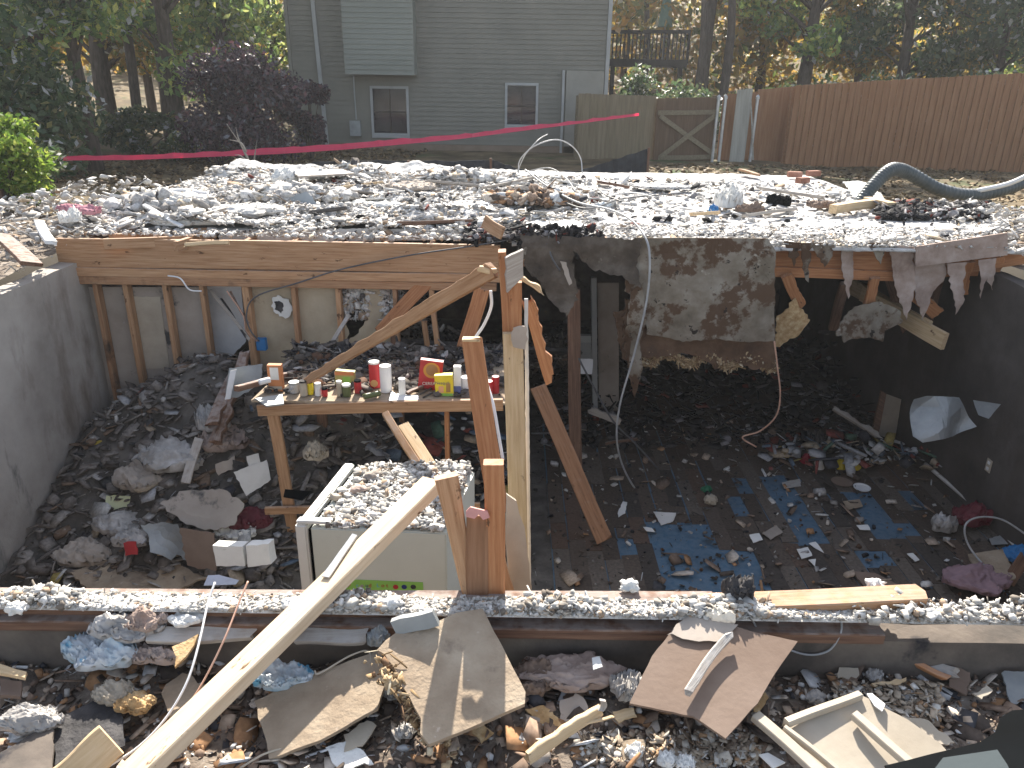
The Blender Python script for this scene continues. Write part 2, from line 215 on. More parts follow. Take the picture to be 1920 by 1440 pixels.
def plank(name, A, B, w, t, mat, wd=(1, 0, 0), label=None, cat=None, parent=None, jag=(0, 0), warp=.004, w2=None, seg=10, wavy=0, group=None, side=0):
    """timber from A to B: w across wd, thickness t"""
    A, B = Vector(A), Vector(B); mw, L = frame(A, B, Vector(wd)); s = rnd.random() * 99; w2 = w2 or w
    bm = bmesh.new(); rings = []; ch = min(.004, t * .12)
    for i in range(seg + 1):
        f = i / seg; x = L * f; ww = w + (w2 - w) * f; q = []
        oy = warp * math.sin(f * 5 + s); oz = warp * math.cos(f * 4 + s * 2)
        hw, ht = ww / 2, t / 2; pts = [(-hw + ch, -ht), (0, -ht), (hw - ch, -ht), (hw, -ht + ch), (hw, ht - ch), (hw - ch, ht), (0, ht), (-hw + ch, ht), (-hw, ht - ch), (-hw, -ht + ch)]
        for j, (y, z) in enumerate(pts):
            xx = x
            if i == seg and jag[1]: xx += jag[1] * (noise.noise(Vector((y * 60 + s, z * 30, 1))) - .3) * 2
            if i == 0 and jag[0]: xx += jag[0] * (noise.noise(Vector((y * 60 + s, z * 30, 5))) + .3) * 2
            yw = 0
            if wavy and y > 0: yw = wavy * (noise.noise(Vector((x * 9, s, 0))) + .5 * noise.noise(Vector((x * 26, s, 3))))
            q.append(bm.verts.new((xx, y + oy + side * ww / 2 + yw, z + oz)))
        rings.append(q)
    k = 10
    for i in range(seg):
        for j in range(k): bm.faces.new((rings[i][j], rings[i][(j + 1) % k], rings[i + 1][(j + 1) % k], rings[i + 1][j]))
    bm.faces.new(rings[0][::-1]); bm.faces.new(rings[-1]); bmesh.ops.recalc_face_normals(bm, faces=bm.faces)
    me = bpy.data.meshes.new(name); bm.to_mesh(me); bm.free(); me.materials.append(mat)
    o = bpy.data.objects.new(name, me); COL.objects.link(o)
    if parent is not None: o.parent = parent; o.matrix_parent_inverse = (Matrix.Translation(parent.location) if parent.type == 'EMPTY' else parent.matrix_world).inverted()
    o.matrix_world = mw
    return setp(o, label, cat, group)
def slab(name, outline, plane, t, mats, label=None, cat=None, parent=None, jag=None, sub=.03, bend=0, group=None, jagset=None):
    """flat piece: photo outline on the plane through three placed points, with thickness. jagset: edge indices torn"""
    p = [G(*q) if len(q) == 3 else Vector(q[:3]) for q in plane]; nrm = (p[1] - p[0]).cross(p[2] - p[0]).normalized()
    if nrm.dot(CAM - p[0]) < 0: nrm = -nrm
    pts = [onplane(a[0], a[1], p[0], nrm) for a in outline]; c = sum(pts, Vector()) / len(pts)
    X = (pts[1] - pts[0]); X = (X - nrm * X.dot(nrm)).normalized(); Y = nrm.cross(X); mw = Matrix((X, Y, nrm)).transposed().to_4x4(); mw.translation = c
    inv = mw.inverted(); q = [inv @ v for v in pts]; out = []; s = rnd.random() * 50
    n = len(q)
    for i in range(n):
        a, b = q[i], q[(i + 1) % n]; L = (b - a).length; k = max(1, int(L / sub)); jj = jag if (jag and (jagset is None or i in jagset)) else 0.0015
        for m_ in range(k):
            v = a.lerp(b, m_ / k)
            if m_ or jj > .002: d = (b - a).normalized(); v = v + Vector((-d.y, d.x, 0)) * jj * (noise.noise(Vector((v.x * 30 + s, v.y * 30, 0))) * 1.6 + noise.noise(Vector((v.x * 110, v.y * 110 + s, 2))) * .8)
            out.append(v)
    bm = bmesh.new(); top = [bm.verts.new((v.x, v.y, t / 2)) for v in out]; f = bm.faces.new(top)
    r = bmesh.ops.extrude_face_region(bm, geom=[f]); vs = [e for e in r['geom'] if isinstance(e, bmesh.types.BMVert)]; bmesh.ops.translate(bm, verts=vs, vec=(0, 0, -t))
    bmesh.ops.triangulate(bm, faces=[f_ for f_ in bm.faces if len(f_.verts) > 4])
    if bend:
        bmesh.ops.subdivide_edges(bm, edges=[e for e in bm.edges if e.calc_length() > .05], cuts=3); bmesh.ops.triangulate(bm, faces=[f_ for f_ in bm.faces if len(f_.verts) > 4])
        for v in bm.verts: v.co.z += bend * noise.noise(Vector((v.co.x * 4 + s, v.co.y * 4, 0)))
    bmesh.ops.recalc_face_normals(bm, faces=bm.faces)
    me = bpy.data.meshes.new(name); bm.to_mesh(me); bm.free(); me.materials.append(mats)
    o = bpy.data.objects.new(name, me); COL.objects.link(o)
    if parent is not None: o.parent = parent; o.matrix_parent_inverse = (Matrix.Translation(parent.location) if parent.type == 'EMPTY' else parent.matrix_world).inverted()
    o.matrix_world = mw
    return setp(o, label, cat, group)
def box(name, c, size, mat, rot=(0, 0, 0), parent=None, label=None, cat=None, bev=.003, group=None, jit=0, kind=None):
    bm = bmesh.new(); bmesh.ops.create_cube(bm, size=1)
    for v in bm.verts: v.co = Vector((v.co.x * size[0], v.co.y * size[1], v.co.z * size[2])) + Vector((rnd.uniform(-jit, jit), rnd.uniform(-jit, jit), rnd.uniform(-jit, jit)))
    if bev: bmesh.ops.bevel(bm, geom=bm.edges[:], offset=min(bev, min(size) * .3), segments=2, affect='EDGES')
    me = bpy.data.meshes.new(name); bm.to_mesh(me); bm.free(); me.materials.append(mat)
    o = bpy.data.objects.new(name, me); COL.objects.link(o)
    from mathutils import Euler
    mw = Matrix.Translation(Vector(c)) @ Euler(rot).to_matrix().to_4x4()
    if parent is not None: o.parent = parent; o.matrix_parent_inverse = (Matrix.Translation(parent.location) if parent.type == 'EMPTY' else parent.matrix_world).inverted()
    o.matrix_world = mw
    return setp(o, label, cat, group, kind)
def catmull(pts, n):
    pts = [Vector(p) for p in pts]; p = [pts[0] * 2 - pts[1]] + pts + [pts[-1] * 2 - pts[-2]]; out = []
    for i in range(1, len(p) - 2):
        for k in range(n):
            t = k / n; a, b, c, d = p[i - 1], p[i], p[i + 1], p[i + 2]
            out.append(.5 * ((2 * b) + (c - a) * t + (2 * a - 5 * b + 4 * c - d) * t * t + (3 * b - a - 3 * c + d) * t ** 3))
    out.append(pts[-1]); return out
def tubeg(pts, r, k=7):
    V = []; Fc = []; n = len(pts); up = Vector((.3, .2, 1)).normalized(); rf = r if callable(r) else (lambda f: r)
    for i, p in enumerate(pts):
        d = (pts[min(i + 1, n - 1)] - pts[max(i - 1, 0)]).normalized(); a = up.cross(d)
        if a.length < 1e-3: a = Vector((1, 0, 0))
        a.normalize(); b = d.cross(a); up = b if i else up; up = d.cross(a); rr = rf(i / (n - 1))
        for j in range(k): t = 2 * math.pi * j / k; V.append(p + a * math.cos(t) * rr + (d.cross(a)) * math.sin(t) * rr)
    for i in range(n - 1):
        for j in range(k): Fc.append((i * k + j, i * k + (j + 1) % k, (i + 1) * k + (j + 1) % k, (i + 1) * k + j))
    Fc.append(tuple(range(k))[::-1]); Fc.append(tuple(range((n - 1) * k, n * k))); return V, Fc
def tube(name, pts, r, mat, label=None, cat=None, parent=None, n=8, k=7, group=None):
    V, Fc = tubeg(catmull(pts, n), r, k); return setp(meshobj(name, V, Fc, mat, parent, True), label, cat, group)
def lathe(name, c, prof, mat, parent=None, label=None, cat=None, k=20, rot=(0, 0, 0), group=None):
    V = []; Fc = []
    for (r_, z) in prof:
        for j in range(k): t = 2 * math.pi * j / k; V.append((r_ * math.cos(t), r_ * math.sin(t), z))
    n = len(prof)
    for i in range(n - 1):
        for j in range(k): Fc.append((i * k + j, i * k + (j + 1) % k, (i + 1) * k + (j + 1) % k, (i + 1) * k + j))
    Fc.append(tuple(range(k))[::-1]); Fc.append(tuple(range((n - 1) * k, n * k)))
    from mathutils import Euler
    mw = Matrix.Translation(Vector(c)) @ Euler(rot).to_matrix().to_4x4()
    o = meshobj(name, V, Fc, mat, None, False)
    if parent is not None: o.parent = parent; o.matrix_parent_inverse = (Matrix.Translation(parent.location) if parent.type == 'EMPTY' else parent.matrix_world).inverted()
    o.matrix_world = mw
    return setp(o, label, cat, group)
def crumple(name, c, size, mat, label=None, cat=None, amp=.35, freq=1.5, rot=0, seed=None, sub=5, parent=None, ridge=True, group=None, kind=None):
    s = seed if seed is not None else rnd.random() * 90; bm = bmesh.new(); bmesh.ops.create_icosphere(bm, subdivisions=sub, radius=1)
    for v in bm.verts:
        d = v.co.copy(); th = Vector((d.x, d.y, 0))
        if ridge and sub > 3:
            ra = 1 + .38 * noise.noise(th * 1.3 + Vector((s, 3, 0))) + .16 * noise.noise(th * 3.7 + Vector((s, 9, 0)))
            p = Vector((d.x * ra, d.y * ra, d.z * .6)) * 1.1 + Vector((s, 0, 0)); p += noise.noise_vector(p * .9) * .7
            f1 = 1 - min(1, abs(noise.noise(p * freq)) * 3.2); f2 = 1 - min(1, abs(noise.noise(p * freq * 2.3 + Vector((4, 4, 4)))) * 3); n3 = noise.noise(p * 7)
            env = .55 + .9 * noise.noise(p * .8 + Vector((7, 0, 0)))
            h = (max(d.z, -.35) if d.z < 0 else d.z * env) + (amp * (.75 * f1 ** 2 + .35 * f2 ** 2) + .05 * n3) * (1 if d.z > -.2 else 0)
            v.co = Vector((d.x * ra * size[0] + .12 * n3 * size[0] * f1, d.y * ra * size[1], h * size[2] * 1.15))
        else:
            a = sum(noise.noise(d * freq * 1.2 * 2 ** k_ + Vector((s, 0, k_ * 7))) * .5 ** k_ for k_ in range(3)); d = d * (1 + amp * 1.6 * a); v.co = Vector((d.x * size[0], d.y * size[1], max(d.z, -.45) * size[2]))
    me = bpy.data.meshes.new(name); bm.to_mesh(me); bm.free(); me.materials.append(mat)
    me.shade_smooth()
    o = bpy.data.objects.new(name, me); COL.objects.link(o)
    if parent is not None: o.parent = parent; o.matrix_parent_inverse = (Matrix.Translation(parent.location) if parent.type == 'EMPTY' else parent.matrix_world).inverted()
    o.matrix_world = Matrix.Translation(Vector(c)) @ Matrix.Rotation(rot, 4, 'Z')
    return setp(o, label, cat, group, kind)
def sheet(name, x0, x1, y0, y1, nx, ny, h, mat, skip=None, parent=None, smooth=True):
    xs = np.linspace(x0, x1, nx) if np.isscalar(nx) else np.array(nx); ys = np.linspace(y0, y1, ny) if np.isscalar(ny) else np.array(ny)
    V = [(x, y, h(x, y)) for y in ys for x in xs]; n = len(xs); Fc = []
    for j in range(len(ys) - 1):
        for i in range(n - 1):
            if skip and skip((xs[i] + xs[i + 1]) / 2, (ys[j] + ys[j + 1]) / 2): continue
            Fc.append((j * n + i, j * n + i + 1, (j + 1) * n + i + 1, (j + 1) * n + i))
    return meshobj(name, V, Fc, mat, parent, smooth)
_ico = None
def rubble(name, n, region, smin, smax, mat, flat=.5, stick=.1, label=None, cat=None, kind='stuff', tilt=.9, seed=1, parent=None, paper=0, power=2.2):
    """n broken pieces: angular lumps, flat shards and splinters in one heap"""
    global _ico
    if _ico is None:
        bm = bmesh.new(); bmesh.ops.create_icosphere(bm, subdivisions=1, radius=1); _ico = (np.array([v.co[:] for v in bm.verts]), np.array([[v.index for v in f.verts] for f in bm.faces])); bm.free()
    V0, F0 = _ico; st = np.random.RandomState(seed); nv = len(V0); VV = np.zeros((n, nv, 3)); FF = np.zeros((n, len(F0), 3), int)
    for i in range(n):
        s = smin + (smax - smin) * st.rand() ** power; v = V0 * (1 + st.uniform(-.25, .25, (nv, 1))) + st.uniform(-.16, .16, (nv, 3)); cut = st.uniform(.35, .8, 3); v = np.clip(v, -cut, cut) / cut.mean(); u = st.rand()
        sc = np.array([1, st.uniform(.5, 1), st.uniform(.45, .9)])
        if u < stick: sc = np.array([st.uniform(1.8, 3.2), st.uniform(.2, .35), st.uniform(.12, .25)])
        elif u < stick + flat: sc = np.array([st.uniform(1, 1.7), st.uniform(.6, 1.2), st.uniform(.07, .2)])
        v = v * sc * s; a = st.uniform(0, 6.283); t1 = st.normal(0, tilt * .45); t2 = st.normal(0, tilt * .45)
        ca, sa, c1, s1, c2, s2 = math.cos(a), math.sin(a), math.cos(t1), math.sin(t1), math.cos(t2), math.sin(t2)
        Rm = np.array([[ca, -sa, 0], [sa, ca, 0], [0, 0, 1]]) @ np.array([[1, 0, 0], [0, c1, -s1], [0, s1, c1]]) @ np.array([[c2, 0, s2], [0, 1, 0], [-s2, 0, c2]])
        v = v @ Rm.T; x, y, z = region(st); VV[i] = v + np.array([x, y, z + s * .18]); FF[i] = F0 + i * nv
    o = bulk(name, VV.reshape(-1, 3), FF.reshape(-1, 3), mat, parent); return setp(o, label, cat, kind=kind)
def leaves(name, cents, radii, n, size, mat, parent=None, seed=1, squash=.8, shell=.35):
    st = np.random.RandomState(seed); cents = np.array(cents, float); radii = np.array(radii, float); pr = radii ** 2 / (radii ** 2).sum(); idx = st.choice(len(cents), n, p=pr)
    d = st.normal(size=(n, 3)); d /= np.linalg.norm(d, axis=1)[:, None]; r = (shell + (1 - shell) * st.rand(n) ** .6)[:, None] * radii[idx][:, None]
    c = cents[idx] + d * r * np.array([1, 1, squash]); u = st.normal(size=(n, 3)); u /= np.linalg.norm(u, axis=1)[:, None]; v = np.cross(u, st.normal(size=(n, 3))); v /= np.linalg.norm(v, axis=1)[:, None]
    s = (size * st.uniform(.5, 1.3, n))[:, None]; nn = np.cross(u, v)
    V = np.stack([c - u * s, c - v * s * .5 + nn * s * .12, c + u * s, c + v * s * .5 + nn * s * .12], 1).reshape(-1, 3); Fc = np.arange(4 * n).reshape(n, 4)
    return bulk(name, V, Fc, mat, parent)
def tree(name, label, x, y, z0, h, cw, z_low, mat, n, size, group=None, seed=1, tr=.16, lean=0, ncl=22, cat='tree', squash=.8):
    st = random.Random(seed); o = empty(name, label, cat, (x, y, z0), group); base = Vector((x, y, z0 - .2)); pts = []
    for i in range(7): f = i / 6; pts.append(base + Vector((lean * f * f * h + st.uniform(-.12, .12) * f, st.uniform(-.12, .12) * f, h * .92 * f)))
    V, Fc = tubeg(catmull(pts, 3), lambda f: tr * (1.15 - .95 * f), 9); cents = []; rad = []
    for k in range(ncl):
        f = st.uniform(z_low, 1) ; zz = h * f; a = st.uniform(0, 6.28); wr = cw * math.sin(math.pi * min(1, max(.12, (f - z_low * .7) / (1.06 - z_low * .7)))) ** .6 * st.uniform(.35, 1)
        q = base + Vector((lean * f * f * h + math.cos(a) * wr, math.sin(a) * wr, zz)); cents.append(q[:]); rad.append(cw * st.uniform(.22, .42))
        s0 = base + Vector((lean * f * f * h * .8, 0, zz * .72)); mid = s0.lerp(q, .5) + Vector((0, 0, st.uniform(-.1, .25)))
        v2, f2 = tubeg(catmull([s0, mid, q], 3), lambda g: tr * .32 * (1.1 - g), 5); b = len(V); V += v2; Fc += [tuple(i + b for i in ff) for ff in f2]
    meshobj('trunk', V, Fc, barkm, o, True); leaves('crown', cents, rad, n, size, mat, o, seed, squash, .1); return o
def text(name, s, c, size, mat, rx=math.pi / 2, rz=0, parent=None, ry=0, ext=.0006):
    cu = bpy.data.curves.new('t', 'FONT'); cu.body = s; cu.size = size; cu.extrude = ext; cu.align_x = 'CENTER'; cu.align_y = 'CENTER'; t = bpy.data.objects.new('t', cu); COL.objects.link(t)
    me = bpy.data.meshes.new_from_object(t.evaluated_get(bpy.context.evaluated_depsgraph_get())); bpy.data.objects.remove(t); me.materials.clear(); me.materials.append(mat)
    o = bpy.data.objects.new(name, me); COL.objects.link(o)
    from mathutils import Euler
    if parent is not None: o.parent = parent; o.matrix_parent_inverse = (Matrix.Translation(parent.location) if parent.type == 'EMPTY' else parent.matrix_world).inverted()
    o.matrix_world = Matrix.Translation(Vector(c)) @ Euler((rx, ry, rz)).to_matrix().to_4x4(); return o
nz = lambda x, y, s, o=0: noise.noise(Vector((x * s + o, y * s, o * 1.7)))
def fbm(x, y, s, o=0): return nz(x, y, s, o) + .5 * nz(x, y, s * 2.1, o + 3) + .25 * nz(x, y, s * 4.3, o + 9)

# ================================================================== GROUND AND BASEMENT
XL, XR, Y0, YB, YE, ZD, ZF = -3.82, 4.25, 1.97, 6.6, 11.9, .22, -2.1
def hz(x, y):
    f = min(1, max(0, (y - 2) / 4)); z = -.22 + .30 * f
    if y > 9: z = .08 - .30 * min(1, (y - 9) / 4)
    if y > 23: z = -.22 + (y - 23) * .10 + max(0, y - 34) * .16
    if x < -9 and y > 12: z += min(3, (-9 - x) * .12)
    z += .06 * fbm(x, y, .5) + .012 * fbm(x, y, 7, 5) * (y < 3)
    if y < Y0 + .02: z = -.235 + .03 * fbm(x, y, 3.1) + .012 * fbm(x, y, 11, 5) - .1 * max(0, 1.2 - y) * 0
    return z
gx = sorted(set(list(np.linspace(-80, -8, 25)) + list(np.linspace(-8, XL - .16, 18)) + list(np.linspace(XL - .16, XR + .16, 110)) + list(np.linspace(XR + .16, 9, 20)) + list(np.linspace(9, 80, 25))))
gy = sorted(set(list(np.linspace(-30, .8, 10)) + list(np.linspace(.8, Y0, 26)) + list(np.linspace(Y0, YE + .15, 60)) + list(np.linspace(YE + .15, 30, 40)) + list(np.linspace(30, 110, 30))))
g = sheet('ground', 0, 0, 0, 0, gx, gy, hz, grass, skip=lambda x, y: XL - .16 < x < XR + .16 and Y0 < y < YE + .15); setp(g, kind='structure')
g.data.materials.append(dirt)
for p in g.data.polygons:
    c = p.center
    if c.y < 8.5 and -9 < c.x < 9: p.material_index = 1
setp(sheet('basement_floor', XL, XR, Y0 + .1, YE, 60, 60, lambda x, y: ZF, floor_m), kind='structure')
def wallbox(name, x0, x1, y0, y1, z0, z1, mat, label, nx=40, rag=.012):
    bm = bmesh.new(); bmesh.ops.create_cube(bm, size=1)
    for v in bm.verts: v.co = Vector(((x0 + x1) / 2 + v.co.x * (x1 - x0), (y0 + y1) / 2 + v.co.y * (y1 - y0), (z0 + z1) / 2 + v.co.z * (z1 - z0)))
    bmesh.ops.subdivide_edges(bm, edges=[e for e in bm.edges if e.calc_length() > 1], cuts=nx, use_grid_fill=True)
    for v in bm.verts:
        if v.co.z > z1 - .01: v.co.z += rag * fbm(v.co.x, v.co.y, 6) * 1.5
    me = bpy.data.meshes.new(name); bm.to_mesh(me); bm.free(); me.materials.append(mat); o = bpy.data.objects.new(name, me); COL.objects.link(o); return setp(o, label, 'wall')
wallbox('foundation_wall', XL - .16, XR + .16, Y0 + .012, Y0 + .10, ZF - .1, -.094, concrete_d, 'shade darkened and stained near foundation wall under the rubble covered sill')
wallbox('basement_wall', XL - .15, XL, Y0 + .151, YE + .15, ZF - .1, .0, concrete, 'streaked grey concrete basement wall at the left of the pit')
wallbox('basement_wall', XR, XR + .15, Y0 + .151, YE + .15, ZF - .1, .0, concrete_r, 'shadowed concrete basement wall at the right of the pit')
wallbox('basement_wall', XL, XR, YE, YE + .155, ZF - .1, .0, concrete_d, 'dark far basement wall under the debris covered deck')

# ---- sill on the near wall
sill = empty('wall_sill', 'timber sill plate buried in white rubble along the near foundation wall', 'sill', (0, Y0 + .07, -.05))
plank('plate', (XL - .1, Y0 + .036, -.03), G(1345, 1134, -.03) + Vector((0, -.0, 0)), .095, .042, wood_d, (0, 1, 0), parent=sill, seg=24, jag=(0, .02))
plank('plate', Vector((XL, Y0 + .038, -.072)), Vector((1.2, Y0 + .038, -.072)), .09, .04, wood_d, (0, 1, 0), parent=sill)
plank('plate', G(1310, 1136, -.015), G(1735, 1122, .008), .085, .045, wood, (0, 1, 0), parent=sill, jag=(.02, .02), warp=.008)
def hsill(x): return -.008 + .018 * fbm(x, 0, 3, 4)
setp(sheet('sill_dust', XL, XR, Y0 - .004, Y0 + .084, 900, 14, lambda x, y: -.008 + (.010 + .008 * fbm(x, y, 22) + .006 * fbm(x, y, 60)) * max(0, math.sin(3.1415 * min(1, max(0, (y - Y0 + .004) / .088)))) ** .5, sill_m), 'powdery plaster dust bedding the near timber sill', 'dust', kind='stuff')
rubble('sill_rubble', 20000, lambda st: (lambda x: (x, Y0 + .002 + .078 * st.rand(), hsill(x) * .4 + .003 * st.rand()))(st.uniform(-2.3, 2.4)), .0015, .0095, chips_s, .35, .1, 'pale broken plaster crumbs lying along the near timber sill', 'rubble', seed=3)
rubble('sill_rubble', 1500, lambda st: (lambda x: (x, Y0 - .01 + .11 * st.rand(), .005 + .02 * fbm(x, 0, 6, 2) + .015 * st.rand()))(st.uniform(1.1, XR)), .003, .017, chips_s, .3, .08, 'coarser tan masonry crumbs heaped on the right end of the near wall', 'rubble', seed=33)
for (a, b, nn_, sd_) in ((G(575, 1115, 0).x, G(745, 1115, 0).x, 900, 71), (G(940, 1115, 0).x, G(1130, 1115, 0).x, 700, 72), (G(1230, 1115, 0).x, G(1450, 1115, 0).x, 900, 73), (G(-10, 1140, 0).x, G(130, 1140, 0).x, 500, 74)):
    rubble('sill_rubble', nn_, lambda st: (lambda f: (a + (b - a) * f, Y0 + .004 + .075 * st.rand(), .0 + .028 * math.sin(3.14 * f) * st.rand()))(st.rand()), .004, .015, chips_s, .3, .1, {71: 'whitish plaster heap on the sill in front of the fridge', 72: 'pale rubble heap on the sill right of the upright boards', 73: 'crumbly rubble heap on the sill above the brown hardboard', 74: 'white rubble heap at the far left end of the near sill'}[sd_], 'rubble', seed=sd_)
crumple('charred_clump', G(1385, 1110, .03), (.05, .04, .05), char, 'charred clump of paper standing on the sill above the brown hardboard', 'debris', .6, 2.5, sub=4)
for i, (x, y, h_) in enumerate(((735, 1130, .03), (1180, 1100, .02), (1640, 1098, .03), (30, 1140, .03), (545, 1135, .02))):
    crumple('plaster_lump', G(x, y, .01), (.03, .025, .02), foam, ['white plaster lump on the sill below the fridge sticker', 'white plaster lump on the sill left of the blue floor', 'pale plaster lump on the raised sill board at right', 'white lump at the left end of the near sill', 'small white lump on the sill beside the long diagonal timber'][i], 'rubble', .5, 2, sub=3, ridge=False)

# ---- deck (the remaining floor) and its joists
deck = empty('house_floor', 'burnt out ground floor platform of the demolished house with exposed joists', 'floor', (0, 8.9, 0))
zt = ZD - .02
bx0, bx1 = P(108, 470, YB).x, P(938, 450, YB).x
plank('rim_joist', (bx0, YB, .087), (bx1, YB, .087), .25, .045, wood, (0, 0, 1), parent=deck, seg=20)
plank('top_plate', (bx0 + .1, YB + .025, -.078), (bx1, YB + .025, -.078), .14, .075, wood, (0, 1, 0), parent=deck, seg=20)
plank('top_plate', (bx0 + .05, YB + .035, -.155), (bx1 - .03, YB + .035, -.155), .14, .074, wood_mold, (0, 1, 0), parent=deck, seg=20)
jx = P(1440, 480, 6.85).x
plank('rim_joist', (jx, 6.85, .07), (XR - .05, 6.85, .07), .25, .045, wood_o, (0, 0, 1), parent=deck, seg=16)
plank('top_plate', (jx, 6.82, -.04), (P(1690, 500, 6.82).x, 6.82, -.06), .09, .045, wood_o, (0, 0, 1), parent=deck, jag=(0, .03))
plank('rim_joist', (XL, YE + .03, .05), (XR, YE + .03, .05), .32, .04, wood_d, (0, 0, 1), parent=deck)
for x_ in (XL - .03, XR + .03): plank('rim_joist', (x_, YB + .35, .07), (x_, YE, .07), .27, .04, wood_d, (0, 0, 1), parent=deck)
x = XL + .25
while x < XR:
    y0 = YB + .05 if x < bx1 else 6.9
    plank('joist', (x, y0, .075), (x, YE, .075), .24, .04, wood_mold if rnd.random() < .6 else wood_d, (0, 0, 1), parent=deck, seg=4); x += .406
def decksheet(name, x0, x1, y0, y1, mat, par, nx, ny, edge):
    xs = np.linspace(x0, x1, nx); V = []; Fc = []
    for k, z in enumerate((ZD, ZD - .022)):
        for j in range(ny):
            for i, xx in enumerate(xs): yy = y0 + edge(xx); yy = yy + (y1 - yy) * j / (ny - 1); V.append((xx, yy, z + .01 * fbm(xx, yy, 2)))
    n = nx; o = ny * nx
    for j in range(ny - 1):
        for i in range(n - 1):
            a = j * n + i; Fc.append((a, a + 1, a + n + 1, a + n)); Fc.append((o + a, o + a + n, o + a + n + 1, o + a + 1))
    for i in range(n - 1): Fc.append((i, o + i, o + i + 1, i + 1)); a = (ny - 1) * n + i; Fc.append((a, a + 1, o + a + 1, o + a))
    for j in range(ny - 1): a = j * n; Fc.append((a, a + n, o + a + n, o + a)); a += n - 1; Fc.append((a, o + a, o + a + n, a + n))
    return meshobj(name, V, Fc, mat, par, True)
decksheet('subfloor', XL - .1, bx1 + .1, 7.0, YE, dust_w, deck, 60, 30, lambda x: .12 * fbm(x, 0, 1.5) + .06 * fbm(x, 3, 9))
decksheet('subfloor', bx1 + .1, XR + .2, 6.62, YE, dust_w, deck, 90, 30, lambda x: .05 * fbm(x, 0, 2) + .035 * fbm(x, 3, 14))

# rubble lying on the deck
def hd(x, y):
    m = .01 + .05 * max(0, fbm(x, y, .9, 3) + .35)
    if x < .3: m += .10 * max(0, fbm(x, y, 1.6, 8) + .15)
    if x > .6: m *= .35
    return ZD + m
b = sheet('plaster_rubble', XL - .35, XR + .15, 7.0, YE + .1, 420, 210, lambda x, y: hd(x, y) - .008 + .03 * fbm(x, y, 7) * (1 if x < .5 else .4), dust_w); setp(b, 'grey white bed of ash and plaster dust spread over the deck', 'rubble', kind='stuff')
rubble('plaster_slabs', 200, lambda st: (lambda x, y: (x, y, hd(x, y) + .02))(st.uniform(XL - .3, 1.2) if st.rand() < .75 else st.uniform(1, XR), 6.9 + 4.3 * st.rand()), .03, .09, chips_w, .8, .15, 'flat torn plaster slabs and laths strewn over the deck rubble', 'rubble', seed=55, tilt=.5, power=1.8)
rubble('char_crumbs', 1100, lambda st: (lambda x, y: (x, y, hd(x, y) + (.012 if fbm(x, y, 1.1, 31) > .12 else -.2)))(st.uniform(XL - .3, XR), 6.9 + 4.3 * st.rand()), .008, .045, chips_g, .5, .15, 'charred black patches among the deck rubble', 'rubble', seed=56)
rubble('plaster_rubble', 32000, lambda st: (lambda x, y: (x, y, hd(x, y)))(st.uniform(XL - .4, .8), 6.9 + 4.3 * st.rand()), .003, .034, chips_w, .5, .1, 'thick pale plaster and brick rubble over the left half of the deck', 'rubble', seed=5, tilt=.6, power=3.6)
rubble('plaster_rubble', 3000, lambda st: (lambda x, y: (x, y, hd(x, y)))(st.uniform(.3, XR + .1), 6.72 + 4.4 * st.rand()), .004, .04, chips_w, .5, .12, 'thin scatter of pale plaster crumbs over the right half of the deck', 'rubble', seed=6, power=3)
rubble('plaster_rubble', 1500, lambda st: (st.uniform(XL - .2, XR), 6.66 + .3 * st.rand() ** 1.5, ZD + .01 + .01 * st.rand()), .006, .035, chips_w, .4, .15, 'loose plaster crumbs along the broken front edge of the deck', 'rubble', seed=8)
rubble('plaster_rubble', 5000, lambda st: (st.uniform(.6, XR + .1), 6.6 + .9 * st.rand(), ZD + .03 + .006 * st.rand()), .002, .016, chips_w, .5, .1, 'fine plaster grit dusting the right front planks of the deck', 'rubble', seed=88)
rubble('plaster_rubble', 3500, lambda st: (lambda x, y: (x, y, hz(x, y) + .03 + .35 * max(0, 1 - abs(x + 4.6) / 1.5) * st.rand()))(st.uniform(-6.5, XL), 5.0 + 4.5 * st.rand()), .006, .04, chips_w, .5, .15, 'grey rubble heap outside the left end of the deck', 'rubble', seed=9)
rubble('plaster_rubble', 3500, lambda st: (lambda x, y: (x, y, hz(x, y) + .08 + .22 * st.rand() * max(0, 1 - abs(x - 5) / 2)))(st.uniform(XR, 7), 6.6 + 2.2 * st.rand()), .006, .035, chips_w, .5, .1, 'grey rubble beside the right end of the deck', 'rubble', seed=10)
for i, (px, py, s, sd_, lab) in enumerate(((860, 335, .28, 21, 'clump of grey white rubble at the far edge of the deck behind the beam'), (660, 325, .25, 22, 'dark and white rubble mound at the back of the deck below the left house window'), (1000, 375, .30, 23, 'rubble mound on the deck where the cables tangle'), (300, 385, .30, 24, 'rubble mound near the leaning plywood triangle'), (560, 370, .35, 25, 'pale rubble mound on the deck behind the long beam'))):
    q = G(px, py, ZD + .08)
    rubble('rubble_mound', 700, lambda st: (lambda a, r: (q.x + math.cos(a) * r * 1.8, q.y + math.sin(a) * r, q.z + .12 * (1 - r / s / 1.2) * st.rand()))(st.uniform(0, 6.28), s * st.rand() ** .6), .012, .075, chips_w if i != 2 else chips_b, .4, .1, lab, 'rubble', seed=sd_)
rubble('charred_rubble', 1300, lambda st: (lambda q: (q.x, q.y, q.z + .05 * st.rand()))(G(st.uniform(1645, 1850), st.uniform(385, 412), ZD + .05)), .008, .05, chips_g, .4, .2, 'black charred pile on the right end of the deck', 'rubble', seed=12)
rubble('charred_rubble', 500, lambda st: (lambda q: (q.x, q.y, q.z + .04 * st.rand()))(G(st.uniform(870, 985), st.uniform(425, 455), ZD + .03)), .006, .04, chips_g, .4, .2, 'black charred bits where the beam meets the broken deck', 'rubble', seed=13)

